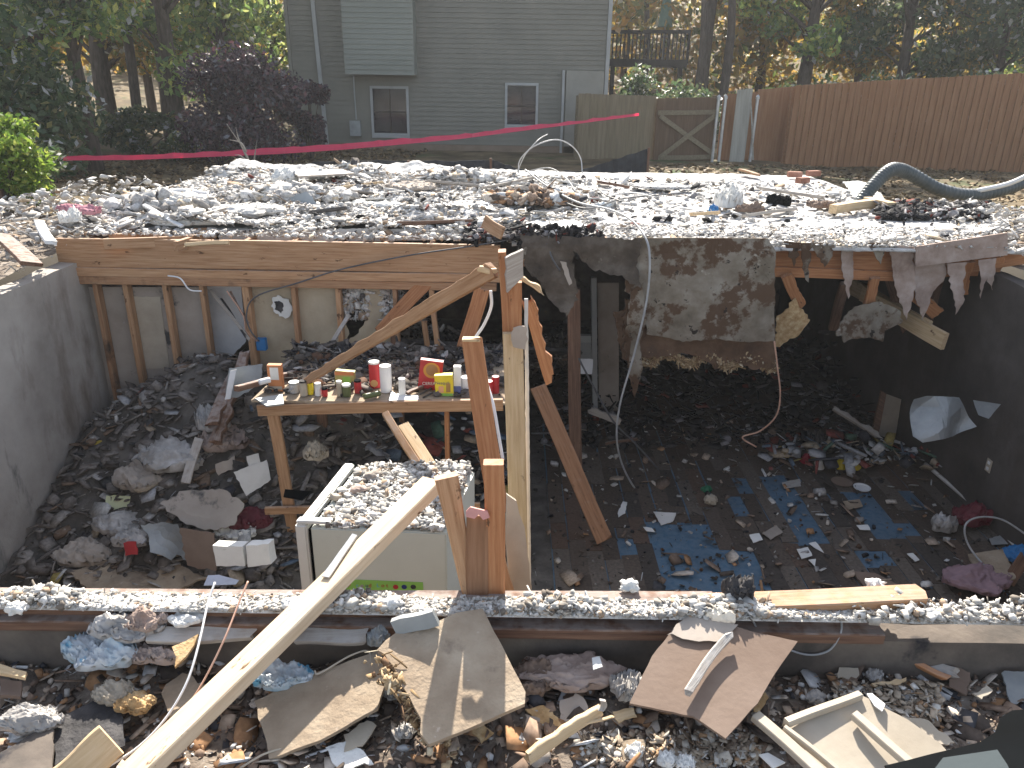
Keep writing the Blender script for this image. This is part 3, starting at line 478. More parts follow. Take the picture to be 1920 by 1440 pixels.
# pieces on the deck: flat panels
def dpl(z=ZD + .03, tl=0): return [(0, 0, 0)]
def flat(name, outline, z, t, mat, label, cat='board', dz=0, jag=None, **k):
    """lies on the plane z, far side raised dz"""
    p = [G(outline[0][0], outline[0][1], z)]; q = Vector((p[0].x + 1, p[0].y, p[0].z)); r_ = Vector((p[0].x, p[0].y + 1, p[0].z + dz))
    return slabV(name, outline, [p[0], q, r_], t, mat, label, cat, jag, **k)
def slabV(name, outline, pl, t, mat, label=None, cat=None, jag=None, **k):
    return slab(name, outline, [(v.x, v.y, v.z, 0) for v in pl], t, mat, label, cat, jag=jag, **k)
def up(name, outline, Y, t, mat, label, cat, lean=0, turn=0, jag=None, **k):
    """stands upright at depth Y"""
    p = P(outline[0][0], outline[0][1], Y); return slabV(name, outline, [p, p + Vector((1, turn, 0)), p + Vector((0, lean, 1))], t, mat, label, cat, jag, **k)
up('plywood_piece', [(244, 381), (262, 378), (318, 425), (262, 430)], 7.9, .015, cream, 'tan plywood triangle leaning in the rubble on the left of the deck', 'board', .3, jag=.01)
plank('pale_batten', G(270, 385, 0.40), G(342, 424, 0.28), .035, .02, white, label='white batten lying against the tan plywood triangle', cat='batten')
tube('plastic_pipe', [G(300, 363, 0.34), G(345, 360, 0.36), G(388, 366, 0.34)], .04, white, 'short white plastic pipe on the rubble at the back left of the deck', 'pipe')
crumple('pink_cloth', G(150, 394, 0.34), (.2, .1, .07), pinkc, 'pink cloth crumpled on the rubble at the left of the deck', 'cloth', .5)
crumple('foam_lump', G(535, 335, 0.34), (.17, .12, .10), foam, 'large white foam lump on the rubble left of the house', 'foam', .5, 1.8)
crumple('foam_lump', G(592, 330, 0.34), (.12, .1, .08), foam, 'smaller white foam lump just right of the large one', 'foam', .5, 1.8, seed=5)
crumple('foam_lump', G(132, 408, 0.32), (.09, .1, .08), foam, 'cream foam lump below the pink cloth', 'foam', .5, 1.8, seed=15)
up('torn_board', [(545, 372), (575, 358), (610, 398), (560, 402)], 8.1, .012, gsheet, 'grey torn board standing in the rubble in the middle left of the deck', 'board', .5, jag=.01)
flat('flat_board', [(545, 322), (640, 318), (665, 326), (560, 332)], .40, .02, wood_g, 'dusty grey board lying at the back of the deck under the left window', jag=.008)
for i, (a, b_, ww, mt, lb) in enumerate((((95, 455), (72, 415), .08, white, 'pale board end sloping down at the left edge of the rubble'), ((0, 440), (60, 495), .14, wood_d, 'brown timber sloping off the left rubble heap'), ((385, 402), (470, 380), .04, wood_g, 'thin grey stick on the rubble above the joist gap'), ((800, 340), (905, 348), .05, wood_g, 'dusty white board at the back middle of the deck'), ((905, 352), (1000, 333), .05, wood_g, 'pale split board left of the cable loop'), ((745, 418), (890, 416), .07, wood_d, 'brown board lying behind the right part of the beam'), ((1425, 352), (1545, 372), .07, wood_g, 'long dusty board on the deck left of the elbow timber'), ((1295, 401), (1350, 399), .04, wood_l, 'short bright board at the left foot of the debris bundle'), ((1395, 404), (1492, 392), .06, wood_g, 'short dusty board lying in front of the debris bundle'), ((1360, 362), (1425, 392), .12, wood_g, 'wide grey board leaning in the debris bundle on the deck'), ((430, 455), (345, 458), .03, wood_l, 'narrow pale strip over the joist gap'), ((640, 350), (720, 342), .03, wood_l, 'thin pale lath on the back rubble'), ((360, 400), (395, 372), .03, wood_g, 'short lath stuck in the left rubble'), ((1390, 318), (1420, 328), .12, wood, 'brown block at the deck edge below the metal posts'), ((1120, 340), (1180, 352), .03, wood_d, 'dark stick near the cables on the deck'))):
    A, B = G(a[0], a[1], ZD + .1), G(b_[0], b_[1], ZD + .07)
    plank('loose_board', A, B, ww, .03, mt, wd=(B - A).cross(Vector((0, .4, 1))), label=lb, cat='board', jag=(.01, .02), group=None)
elb = empty('elbow_timber', 'L shaped pair of joined timber blocks on the right of the deck', 'timber', G(1640, 405, ZD + .04))
plank('block', G(1562, 392, ZD + .09), G(1645, 380, ZD + .09), .09, .09, wood_l, (0, 1, 0), parent=elb)
plank('block', G(1625, 376, ZD + .092), G(1672, 388, ZD + .092), .1, .09, wood_l, (0, 1, 0), parent=elb)
db = empty('debris_bundle', 'crumpled bundle of torn paper and black plastic on the deck', 'debris', G(1390, 390, ZD + .03))
crumple('torn_paper', G(1368, 378, ZD + .1), (.14, .1, .14), paper, None, None, .7, 1.6, parent=db); crumple('black_plastic', G(1460, 380, ZD + .08), (.14, .09, .08), black, None, None, .5, parent=db); crumple('brown_card', G(1405, 392, ZD + .06), (.15, .08, .06), mdf, None, None, .5, parent=db)
for i, (px, py, lb) in enumerate(((1490, 327, 'red brown brick at the far edge of the deck left of its pair'), (1525, 325, 'brick lying right beside its pair at the far edge of the deck'), (1505, 338, 'broken brick in front of the pair at the far deck edge'))):
    box('brick', G(px, py, ZD + .07), (.2, .1, .075), M('fired_brick', [(.20, .09, .06), (.28, .13, .09), (.36, .2, .15)], 9) if i == 0 else bpy.data.materials['fired_brick'], (0, 0, .3 * i), label=lb, cat='brick', bev=.006)
crumple('torn_board', G(1545, 385, ZD + .06), (.16, .1, .05), mdf, 'shredded brown board fibres left of the elbow timber', 'debris', .6)
flat('torn_sheet', [(972, 424), (1010, 412), (1075, 414), (1108, 424), (1060, 436), (1000, 436)], ZD + .06, .012, paper, 'bright white torn sheet lying on the deck edge above the post', 'sheet', .1, jag=.012, bend=.03)
flat('torn_sheet', [(1580, 340), (1625, 342), (1660, 372), (1600, 372)], ZD + .05, .012, foam, 'white torn sheet behind the elbow timber', 'sheet', .1, jag=.012, bend=.05)
plank('short_board', P(907, 415, 6.7), P(942, 438, 6.45), .11, .02, wood, (.4, 0, 1), label='short brown board tipped over the end of the long beam', cat='board')
up('block', [(1030, 432), (1044, 430), (1046, 446), (1032, 447)], 6.5, .03, white, 'small white square block hanging at the broken deck edge', 'debris', 0)
crumple('blue_wrapper', G(1130, 385, ZD + .06), (.09, .05, .03), lightblue, 'pale blue wrapper on the deck beside the cables', 'wrapper', .5)
crumple('blue_wrapper', G(1338, 394, ZD + .06), (.05, .05, .05), bluep, 'blue wrapper at the left end of the debris bundle', 'wrapper', .5)
for px, py, sx, sy, sz_, m_, lb in ((470, 395, .35, .2, .05, drywall, 'flattened ash coated sheet on the deck above the beam'), (700, 385, .3, .2, .05, paper, 'matted pale insulation on the middle of the deck'), (770, 350, .3, .2, .06, drygrey, 'grey matted clump at the back middle of the deck'), (880, 390, .26, .2, .05, clearbag, 'dusty plastic sheet left of the tangled cables'), (350, 415, .3, .15, .05, drywall, 'torn pale sheet just behind the left part of the beam'), (1240, 350, .35, .2, .03, dust_w, 'low heap of white dust at the back right of the deck')):
    crumple('ash_clump', G(px, py, ZD + .06), (sx, sy, sz_), m_, lb, 'debris', .5, 2.2)
# surface boards at the deck front
for i, (x0, x1, ya, yb, yc, yd, m_) in enumerate(((1180, 1345, 428, 420, 440, 437, dust_w), (1352, 1440, 420, 418, 438, 438, dust_w), (1447, 1575, 418, 412, 443, 438, dust_w), (1582, 1690, 412, 408, 455, 447, dust_w), (1695, 1790, 408, 405, 450, 440, dust_w), (1796, 1888, 405, 400, 440, 430, dust_w))):
    flat('floor_plank', [(x0, ya), (x1, yb), (x1 + 6, yd), (x0 + 8, yc)], ZD + .026, .015, m_, ['wide whitened floor plank at the deck edge above the torn ceiling', 'whitened floor plank second from the torn ceiling', 'whitened floor plank above the orange joist', 'whitened floor plank with slanted end right of the orange joist', 'whitened floor plank fourth along the right deck edge', 'last whitened floor plank at the right deck edge'][i], 'plank', jag=.006)
# gap over joists and drywall strip at left front
up('drywall_strip', [(410, 432), (700, 428), (960, 432), (955, 448), (700, 452), (412, 458)], 6.95, .012, drywall, 'long torn strip of pale drywall standing behind the beam', 'drywall', .3, jag=.01, jagset=(0, 1))
for i, (a, b_) in enumerate((((205, 448), (400, 436)), ((195, 458), (385, 449)), ((330, 462), (400, 438)))):
    plank('sleeper', G(a[0], a[1], 0.19), G(b_[0], b_[1], 0.19), .04, .09, wood, (0, 1, 0), label=['upper bare batten in the open joist gap behind the beam', 'lower bare batten in the open joist gap behind the beam', 'short oblique batten closing the joist gap'][i], cat='batten')

# ---- stud wall under the long beam
sw = empty('stud_wall', 'broken interior stud wall with tan backing board under the long beam', 'wall', (-2, YB + .03, ZF))
for (xt, xb, w_, mt) in ((128, 205, .05, wood_mold), (182, 246, .04, wood_mold), (238, 288, .045, wood), (312, 356, .045, wood), (380, 412, .04, wood), (462, 478, .062, wood), (551, 572, .04, wood_mold), (634, 640, .045, wood), (742, 752, .04, wood_mold)):
    A = P(xt, 540, YB + .035); plank('stud', (A.x, YB + .035, -.19), (A.x, YB + .035, ZF + .02), .09, w_, mt, (0, 1, 0), parent=sw, seg=6)
plank('sole_plate', (XL + .02, YB + .035, ZF + .03), (P(760, 800, YB).x, YB + .035, ZF + .03), .09, .04, wood_d, (0, 1, 0), parent=sw)
YW = YB + .095
up('pale_backing', [(250, 556), (300, 556), (318, 690), (262, 692)], YB + .085, .006, cream, None, None, parent=sw, jag=.003)
up('backing_board', [(126, 538), (386, 538), (395, 700), (402, 860), (420, 960), (215, 960)], YW, .012, drygrey, None, None, parent=sw, jag=.01, jagset=(1, 2))
up('backing_board', [(462, 530), (643, 528), (636, 575), (655, 620), (640, 690), (655, 770), (480, 770)], YW, .012, drybrown, None, None, parent=sw, jag=.012, jagset=(1, 2, 3, 4))
up('backing_board', [(690, 527), (716, 527), (722, 580), (735, 610), (736, 650), (700, 640), (668, 670), (655, 640), (690, 600), (680, 560)], YW + .004, .012, drybrown, None, None, parent=sw, jag=.018)
up('torn_hole', [(510, 560), (520, 553), (540, 562), (548, 578), (545, 592), (535, 597), (518, 588), (509, 574)], YW - .03, .008, paper, None, None, parent=sw, jag=.014, sub=.015)
up('torn_hole', [(514, 566), (524, 563), (532, 575), (527, 588), (517, 580)], YW - .038, .006, char, None, None, parent=sw, jag=.01, sub=.015)  # black patch stands in for the dark inside of the hole
box('electrical_box', P(491, 645, YB - .02), (.085, .06, .11), bluep, label=None, parent=sw)
up('white_board', [(388, 537), (452, 535), (462, 640), (410, 692), (402, 640)], YW + .25, .012, white, 'bright white board seen between the studs', 'board', .1, jag=.01, jagset=(2,))
for i, (a, b_, w_) in enumerate((((392, 540), (470, 640), .03), ((430, 545), (468, 610), .02), ((415, 560), (462, 632), .02))):
    plank('broken_lath', P(a[0], a[1], 6.75), P(b_[0], b_[1], 6.5), w_, .015, (wood_g, wood_d, char)[i], label=['long slanting lath in front of the white board', 'short dark lath right of the long slanting one', 'charred lath tangled behind the slanting lath'][i], cat='lath', jag=(.02, .03))
tube('white_wire', [P(315, 517, 6.5), P(338, 522, 6.48), P(355, 543, 6.48), P(378, 546, 6.5)], .007, white, 'short white wire hanging below the left of the beam', 'wire')
tube('brown_wire', [P(952, 450, 6.5), P(880, 462, 6.5), P(760, 480, 6.5), P(640, 505, 6.5), P(560, 530, 6.5), P(480, 556, 6.5), P(462, 590, 6.5), P(470, 620, 6.48), P(486, 640, 6.5)], .007, cabled, 'thin dark cable sagging across the beam down to the blue box', 'cable')
tube('copper_wire', [P(425, 545, 6.5), P(455, 590, 6.45), P(462, 620, 6.45), P(482, 640, 6.48)], .006, copper, 'tan wire curving to the blue electrical box', 'wire')
for i, (a, b_, w_, y1, y2) in enumerate((((655, 590), (590, 700), .035, 6.45, 6.0), ((870, 690), (800, 540), .0, 6, 6))):
    if w_: plank('thin_stick', P(*a, y1), P(*b_, y2), w_, .02, wood_g, label='thin grey stick leaning on the stud wall above the shelf', cat='stick', jag=(.02, .01))
rubble('hanging_scraps', 160, lambda st: (lambda q: (q.x, q.y, q.z))(P(st.uniform(640, 690), st.uniform(535, 600), 6.7)), .01, .045, chips_w, .7, .2, 'scraps of torn board hanging in the hole left of the diagonal board', 'debris', seed=41, tilt=3)
rubble('hanging_scraps', 260, lambda st: (lambda q: (q.x, q.y, q.z))(P(st.uniform(716, 750), st.uniform(530, 600), 6.7)), .008, .04, chips_w, .6, .3, 'torn plaster fringe along the broken wall edge', 'debris', seed=42, tilt=3)
# timbers in the broken opening, behind the diagonal board
for (a, ya, b_, yb, w_, t_, m_, lb) in (((806, 522), 6.6, (708, 628), 6.5, .12, .04, wood_o, 'dark brown brace slanting left behind the diagonal board'), ((808, 525), 6.62, (824, 690), 6.62, .045, .07, wood, 'slender stud standing right of the slanted brace'), ((796, 600), 6.7, (803, 672), 6.7, .05, .03, wood, 'short stud piece beside the slender stud'), ((905, 538), 6.3, (862, 682), 6.2, .13, .045, wood_o, 'wide rust brown timber leaning behind the white wire'), ((735, 600), 6.6, (742, 690), 6.6, .05, .03, wood_d, 'dark stud rising behind the red boxes'), ((1075, 540), 6.9, (1080, 900), 6.7, .12, .04, wood_d, 'dark post in shadow behind the splintered timber'), ((700, 640), 6.9, (1090, 660), 7.3, .2, .04, char, 'shade black timber lying across the dark opening')):
    plank('broken_timber', P(*a, ya), P(*b_, yb), w_, t_, m_, label=lb, cat='timber', jag=(.02, .03))  # last timber's black colour stands in for the darkness of the opening
up('drywall_scrap', [(716, 527), (806, 524), (800, 545), (760, 565), (745, 560), (730, 575)], 6.85, .012, drywall, 'pale drywall scrap with a sooty lower edge in the top of the opening', 'drywall', 0, jag=.02)
crumple('hanging_insulation', P(775, 555, 6.9), (.22, .1, .12), char, 'sooty insulation hanging in the opening under the beam', 'insulation', .6)
rubble('sloped_debris', 900, lambda st: (lambda f: (lambda q: (q.x, q.y, q.z))(P(700 + 360 * f, 545 + 95 * math.sin(f * 2.2) + 60 * st.rand(), 7.2 + st.rand())))(st.rand()), .01, .06, chips_d, .5, .25, 'grey debris spilling inside the dark opening behind the diagonal board', 'debris', seed=43, tilt=2)

# ---- central posts
plank('wall_post', P(962, 622, 3.9), P(975, 1130, 3.9), .108, .05, wood_l, label='tall pale knotty post standing in the middle of the pit', cat='post', jag=(.004, 0), warp=.002)
post2 = plank('upper_post', P(942, 470, 3.96), P(950, 640, 3.96), .04, .09, wood_o, label='brown broken post head rising behind the pale knotty post', cat='post', warp=.002)
plank('post_block', P(966, 528, 3.94), P(966, 640, 3.94), .07, .05, wood_o, label='short brown block packed beside the post head', cat='block', warp=.001)
up('grey_board', [(947, 483), (980, 467), (980, 517), (950, 548)], 3.90, .03, wood_g, 'square grey board nailed to the top of the post head', 'board', 0, .25, jag=.004)
up('drywall_edge', [(983, 560), (990, 560), (996, 1100), (988, 1100)], 3.95, .012, paper, 'narrow white drywall edge along the right side of the post', 'drywall', .0)
up('grey_tag', [(962, 612), (985, 612), (990, 625), (985, 655), (962, 650), (958, 636)], 3.84, .01, drygrey, 'ragged grey board scrap hung on the knotty post', 'board', 0, jag=.008, sub=.015)
plank('diagonal_board', P(928, 502, 4.0), P(572, 716, 5.25), .09, .055, wood, (0, 0, 1), label='long wavy edged board running from the post down to the shelf', cat='board', w2=.05, wavy=-.012, seg=40, jag=(.02, .01))
plank('splint', P(895, 505, 4.0), P(932, 508, 4.0), .03, .03, wood_l, label='small splintered offcut where the diagonal board meets the post', cat='offcut', jag=(.03, .01))
def splin(A, B, w, lb, m_=wood, w2=None): return plank('splintered_timber', A, B, w, .04, m_, label=lb, cat='timber', jag=(.07, .06), w2=w2, wavy=.03, seg=24)
splin(P(985, 560, 4.6), P(1033, 708, 4.6), .06, 'splintered timber hanging right of the post', wood_o, .085)
splin(P(975, 515, 4.4), P(1015, 548, 4.4), .03, 'thin splinter sticking out right of the post head', wood_l, .02)
plank('leaning_plank', P(1008, 725, 5.9), P(1135, 1015, 5.25), .135, .035, wood_d2, label='long plank leaning from the dark opening to the floor right of the post', cat='plank', jag=(.01, .02))
plank('leaning_stud', P(884, 635, 3.4), P(935, 960, 3.15), .095, .055, wood_o, label='tall leaning stud with a white sawn top left of the pale post', cat='stud', warp=.002)
box('wood_chip', P(884, 636, 3.39), (.085, .05, .012), wood_l, parent=None, label='thin pale cap on top of the leaning stud', cat='cap')
plank('upright_board', P(926, 866, 2.16), P(930, 1150, 2.10), .064, .055, wood_o, label='upright brown board with a bright sawn top behind the sill', cat='board', warp=.002)
plank('upright_board', P(896, 962, 2.135), P(896, 1150, 2.09), .074, .045, wood_d2, label='shorter brown board under the pink cap behind the sill', cat='board', warp=.002)
slab('pink_foam', [(874, 958), (882, 950), (914, 958), (918, 970), (906, 974), (898, 964), (890, 972), (874, 968)], [tuple(P(874, 958, 2.105)) + (0,), tuple(P(920, 962, 2.10)) + (0,), tuple(P(890, 975, 2.095)) + (0,)], .012, solid('pink_foam', (.62, .30, .27)), 'scalloped pink foam strip on top of the shorter board', 'foam', jag=.002)
plank('tilted_board', P(836, 892, 2.17), P(886, 1150, 2.09), .076, .05, wood, (1, .2, 0), label='tilted tan board narrowing to its foot in front of the fridge', cat='board', w2=.035, warp=.001)
up('drywall_offcut', [(950, 925), (968, 938), (974, 960), (985, 1000), (996, 1110), (955, 1120), (948, 1000)], 2.5, .018, cream, 'broken drywall offcut leaning against the foot of the pale post', 'drywall', .1, .2, jag=.006, jagset=(0, 1, 2, 3))
up('board_wedge', [(938, 1000), (950, 1060), (968, 1120), (940, 1120)], 2.42, .02, wood, 'tan wedge between the upright board and the drywall offcut', 'board', 0)
for (a, b_, w_, m_, lb) in (((722, 775), (792, 885), .045, wood, 'slim brown batten leaning behind the fridge'), ((756, 798), (818, 890), .075, wood_l, 'wide pale batten leaning behind the fridge')):
    plank('leaning_batten', P(*a, 4.5), P(*b_, 4.15), w_, .035, m_, label=lb, cat='batten', warp=.002)
# big diagonal timber in front
B = G(228, 1478, -.13); S_ = G(606, 1108, .05); A = S_
for k_ in range(400):
    q = B.lerp(S_, 1 + k_ * .01); v = CM.transposed() @ (q - CAM); A = q
    if 720 + F * v.y / v.z < 907: break
tim = plank('long_timber', A, B, .092, .045, wood_p, (1, -.4, .22), label='long pale two by four lying diagonally over the sill in the foreground', cat='timber', warp=.003, seg=16)
m4, L4 = frame(A, B, Vector((1, -.4, .22)))
nz_ = m4.to_3x3() @ Vector((0, 0, 1)); nz_ = nz_ if nz_.dot(CAM - A) > 0 else -nz_; ex_ = m4.to_3x3() @ Vector((1, 0, 0)); ey_ = nz_.cross(ex_); pc = A + nz_ * .027
slabV('metal_strip', [(661, 1001), (670, 1004), (617, 1083), (603, 1081)], [pc, pc + ex_, pc + ey_], .004, steel, parent=tim)
plank('timber_end', G(118, 1470, -.15), G(210, 1388, -.10), .10, .04, wood_l, (1, .6, 0), label='pale sawn timber end poking in at the bottom left', cat='timber')

# ---- work shelf
def topz(x): return -.60
SY = 5.12
sh = empty('work_shelf', 'rough timber work shelf carrying food packages and rubble', 'shelf', (-.9, SY, ZF))
fa, fb = P(484, 768, SY), P(943, 758, SY)
plank('front_rail', fa, fb, .088, .038, wood, (0, 0, 1), parent=sh, seg=14)
sz = (fa.z + fb.z) / 2 + .05
V = [(fa.x - .04, SY - .01, sz - .008), (fb.x + .02, SY - .01, sz + .0), (fb.x + .1, 6.15, sz + .0), (fa.x + .05, 6.15, sz - .008)]
tp = meshobj('shelf_top', V + [(a, b_, c - .016) for a, b_, c in V], [(0, 1, 2, 3), (7, 6, 5, 4), (0, 4, 5, 1), (1, 5, 6, 2), (2, 6, 7, 3), (3, 7, 4, 0)], osb, sh)
plank('leg', (fa.x + .08, SY + .045, sz - .02), (fa.x + .17, SY + .045, ZF), .085, .04, wood, parent=sh); plank('leg', (P(833, 770, SY).x, SY + .2, sz - .02), (P(836, 770, SY).x, SY + .2, ZF), .035, .08, wood_o, parent=sh)
plank('leg', (fa.x + .2, 6.1, sz - .02), (fa.x + .2, 6.1, ZF), .085, .04, wood_d, parent=sh)
plank('lower_rail', P(497, 957, SY - .03), P(900, 948, SY + .1), .06, .03, wood, (0, 0, 1), parent=sh)
rubble('shelf_rubble', 1500, lambda st: (lambda x, y: (x, y, sz + .01 + .07 * max(0, (y - SY - .35)) * st.rand()))(st.uniform(fa.x, fb.x), SY + .1 + .95 * (1 - st.rand() ** 2)), .006, .045, chips_d, .55, .25, 'grey debris strewn over the back of the work shelf', 'debris', seed=51)
plank('debris_pole', P(443, 728, 5.0), P(590, 690, 5.9), .045, .04, wood_d, label='dark stick lying over the left end of the shelf', cat='stick'); tube('white_roll', [P(486, 717, 5.1), P(506, 712, 5.15)], .022, white, 'short white roll at the left end of the shelf', 'roll')
flat('plastic_tray', [(478, 748), (530, 740), (532, 758), (500, 762)], sz + .02, .012, gsheet, 'grey green plastic tray overhanging the left shelf corner', 'tray', jag=.004)
def pack(name, x0, y0, x1, y1, Y, d, mat, label, cat, top=None, rz=0, ry=0, band=None):
    """box standing on the shelf filling the photo rectangle"""
    a, b_ = P(x0, y1, Y), P(x1, y0, Y); w_ = abs(b_.x - a.x); h_ = abs(b_.z - a.z); c = Vector(((a.x + b_.x) / 2, Y + d / 2, sz + h_ / 2 + .001))
    o = box(name, c, (w_, d, h_), mat, (0, ry, rz), label=label, cat=cat, bev=.002)
    return o, c, w_, h_
def can(name, x0, y0, x1, y1, Y, mat, label, cat='can', lid=None, neck=0):
    a, b_ = P(x0, y1, Y), P(x1, y0, Y); r_ = abs(b_.x - a.x) / 2; h_ = abs(b_.z - a.z); c = ((a.x + b_.x) / 2, Y + r_, sz + .001)
    pr = [(r_, 0), (r_, h_ * .96), (r_ * .95, h_)] if not neck else [(r_, 0), (r_, h_ * .6), (r_ * .45, h_ * .8), (r_ * .45, h_)]
    o = lathe(name, c, pr, mat, None, label, cat)
    if lid: lathe('lid', (c[0], c[1], c[2] + h_ + .0005), [(r_ * (.98 if not neck else .5), 0), (r_ * (.98 if not neck else .5), .014)], lid, o)
    return o, c, r_, h_
def face(o, c, w_, d, h_, x0, x1, z0, z1, mat, name='printed_panel', k=0):
    """printed patch on the front of a pack, in fractions"""
    return box(name, (c.x + (x0 + x1) / 2 * w_, c.y - d / 2 - .0012 - k * .0012, c.z + (z0 + z1) / 2 * h_), ((x1 - x0) * w_, .0012, (z1 - z0) * h_), mat, parent=o, bev=0)
o, c, w_, h_ = pack('spice_carton', 506, 696, 527, 744, SY + .14, .05, orangep, 'tall orange carton with a white panel at the left end of the shelf', 'carton'); face(o, c, w_, .05, h_, -.3, .3, -.05, .42, paper); face(o, c, w_, .05, h_, -.45, .45, -.42, -.3, cream)
o, c, w_, h_ = pack('food_box', 787, 688, 828, 741, SY + .22, .05, redp, 'tilted red food box with an orange ring picture on the shelf', 'box', ry=.12); lathe('ring_picture', (c.x + .01, c.y - .0262, c.z + .04), [(.062, 0), (.062, .001)], solid('amber_print', (.55, .27, .05)), o, k=28, rot=(math.pi / 2, 0, 0)); lathe('round_print', (c.x + .012, c.y - .0275, c.z + .043), [(.045, 0), (.045, .001)], solid('brown_print', (.33, .17, .07)), o, k=28, rot=(math.pi / 2, 0, 0)); text('printed_word', 'CEREAL', (c.x - .005, c.y - .0275, c.z - .066), .034, paper, parent=o)
o, c, w_, h_ = pack('drink_mix_box', 816, 706, 849, 744, SY + .1, .06, yellow, 'bright yellow drink mix box in front of the red box', 'box', ry=-.05); text('printed_word', 'Nesquik', (c.x - .01, c.y - .031, c.z + .022), .033, solid('navy_print', (.03, .04, .16)), parent=o); face(o, c, w_, .06, h_, -.48, .48, -.49, -.36, greenp); face(o, c, w_, .06, h_, -.3, -.02, -.33, -.02, solid('salmon_print', (.75, .38, .2))); face(o, c, w_, .06, h_, .12, .36, -.3, .12, solid('tan_print', (.35, .19, .06)))
o, c, w_, h_ = pack('milk_carton', 851, 690, 864, 741, SY + .14, .045, white, 'slim white bottle with a blue base beside the yellow box', 'bottle'); face(o, c, w_, .045, h_, -.5, .5, -.49, -.2, solid('blue_print', (.14, .17, .36)))
can('snack_canister', 692, 692, 710, 736, SY + .22, redp, 'tall red canister with a picture of food and a pale lid', lid=paper, cat='canister'); q = P(701, 720, SY + .2)
lathe('round_print', (q.x, q.y + .012, q.z), [(.028, 0), (.028, .002)], solid('snack_print', (.62, .38, .15)), bpy.data.objects['snack_canister'], rot=(math.pi / 2, 0, 0))
o, c, r_, h_ = can('dusty_canister', 712, 700, 732, 744, SY + .14, white, 'tall dusty white canister beside the red canister', lid=paper, cat='canister')
can('white_cup', 747, 716, 759, 744, SY + .08, paper, 'small white bottle standing on a white sheet', lid=white, cat='bottle')
flat('white_sheet', [(733, 733), (742, 738), (785, 742), (786, 749), (729, 751)], sz + .006, .003, white, 'bright white paper sheet under the small white bottle', 'paper')
can('white_bowl', 864, 714, 884, 741, SY + .16, white, 'stack of white bowls on the shelf behind the leaning stud', cat='bowl')
can('red_can', 905, 716, 924, 742, SY + .1, redp, 'crushed red can nearest the pale post'); can('red_can', 922, 712, 936, 742, SY + .16, redp, 'second red can half hidden by the pale post'); can('small_red_can', 664, 722, 676, 742, SY + .12, redp, 'squat red can beside the tall red canister', lid=black)
o, c, w_, h_ = pack('noodle_box', 630, 708, 664, 735, SY + .26, .05, solid('olive_card', (.34, .34, .12)), 'olive and orange food packet leaning behind the jars', 'packet', ry=.08); face(o, c, w_, .05, h_, -.49, .49, .25, .49, orangep); face(o, c, w_, .05, h_, -.1, .3, -.3, .15, greenp)
for i, (x0, y0, x1, y1, Yo, m_, lb) in enumerate(((562, 727, 574, 751, .05, cream, 'cream spice jar third from the left end of the shelf'), (576, 727, 586, 748, .08, yellow, 'yellow labelled spice jar beside the cream jar'), (590, 731, 601, 750, .06, paper, 'white labelled jar under the torn sachet'), (603, 738, 613, 750, .05, redp, 'short dark red jar in the middle of the jar row'), (631, 724, 640, 748, .06, cream, 'slim cream bottle left of the green lidded tub'), (641, 732, 656, 750, .05, greenglass, 'green glass tub in the jar row'), (541, 735, 560, 750, .10, clearbag, 'dusty clear jar beside the orange carton'))):
    can('spice_jar', x0, y0, x1, y1, SY + Yo, m_, lb, 'jar', lid=(char, black, paper, black, paper, paper, gsheet)[i])
flat('torn_sachet', [(588, 712), (604, 712), (611, 730), (592, 734)], sz + .09, .008, solid('salmon_card', (.50, .32, .24)), 'salmon coloured torn sachet on top of the jars', 'sachet', -.9, jag=.004)
tube('glass_bottle', [G(682, 744, sz + .03), G(712, 737, sz + .03)], .022, greenglass, 'green bottle lying on its side before the canisters', 'bottle')
plank('wood_shard', G(764, 738, sz + .02), G(792, 724, sz + .03), .03, .02, wood_d, label='dark wood shard lying between the white sheet and the red box', cat='shard')
tube('white_wire', [P(920, 545, 4.3), P(921, 575, 4.3), P(908, 608, 4.3), P(892, 632, 4.3)], .009, white, 'white wire hanging from the diagonal board to the leaning stud', 'wire')
tube('white_wire', [P(912, 716, 3.6), P(925, 760, 3.5), P(934, 810, 3.45), P(943, 862, 3.4)], .008, white, 'white wire hanging between the leaning stud and the pale post', 'wire')

# ---- fridge
fr = empty('refrigerator', 'rubble topped cream refrigerator standing behind the near sill', 'refrigerator', G(720, 940, -1.2)); FZ = -.39
c4 = [G(582, 990, FZ), G(836, 1000, FZ), G(890, 884, FZ), G(672, 872, FZ)]
def prism(name, c, z0, z1, mat, par, bev=.006):
    bm = bmesh.new(); a = [bm.verts.new((v.x, v.y, z0)) for v in c]; b_ = [bm.verts.new((v.x, v.y, z1)) for v in c]; bm.faces.new(a[::-1]); bm.faces.new(b_); n = len(c)
    for i in range(n): bm.faces.new((a[i], a[(i + 1) % n], b_[(i + 1) % n], b_[i]))
    if bev: bmesh.ops.bevel(bm, geom=bm.edges[:], offset=bev, segments=2, affect='EDGES')
    me = bpy.data.meshes.new(name); bm.to_mesh(me); bm.free(); me.materials.append(mat); o = bpy.data.objects.new(name, me); COL.objects.link(o); o.parent = par; o.matrix_parent_inverse = par.matrix_world.inverted(); return o
body = prism('cabinet', c4, ZF + .05, FZ, enamel, fr)
dl = (c4[0] - c4[1]).normalized(); d4 = [c4[0] + dl * .075, c4[0] + dl * .02, c4[3] + dl * .02, c4[3] + dl * .075]
prism('door', d4, ZF + .08, FZ + .012, enamel_w, fr, .008)
ga = [c4[0] + dl * .02, c4[0], c4[3], c4[3] + dl * .02]; prism('door_gasket', [v + (c4[3] - c4[0]).normalized() * (.02 if i < 2 else -.02) for i, v in enumerate(ga)], ZF + .1, FZ - .02, black, fr, 0)
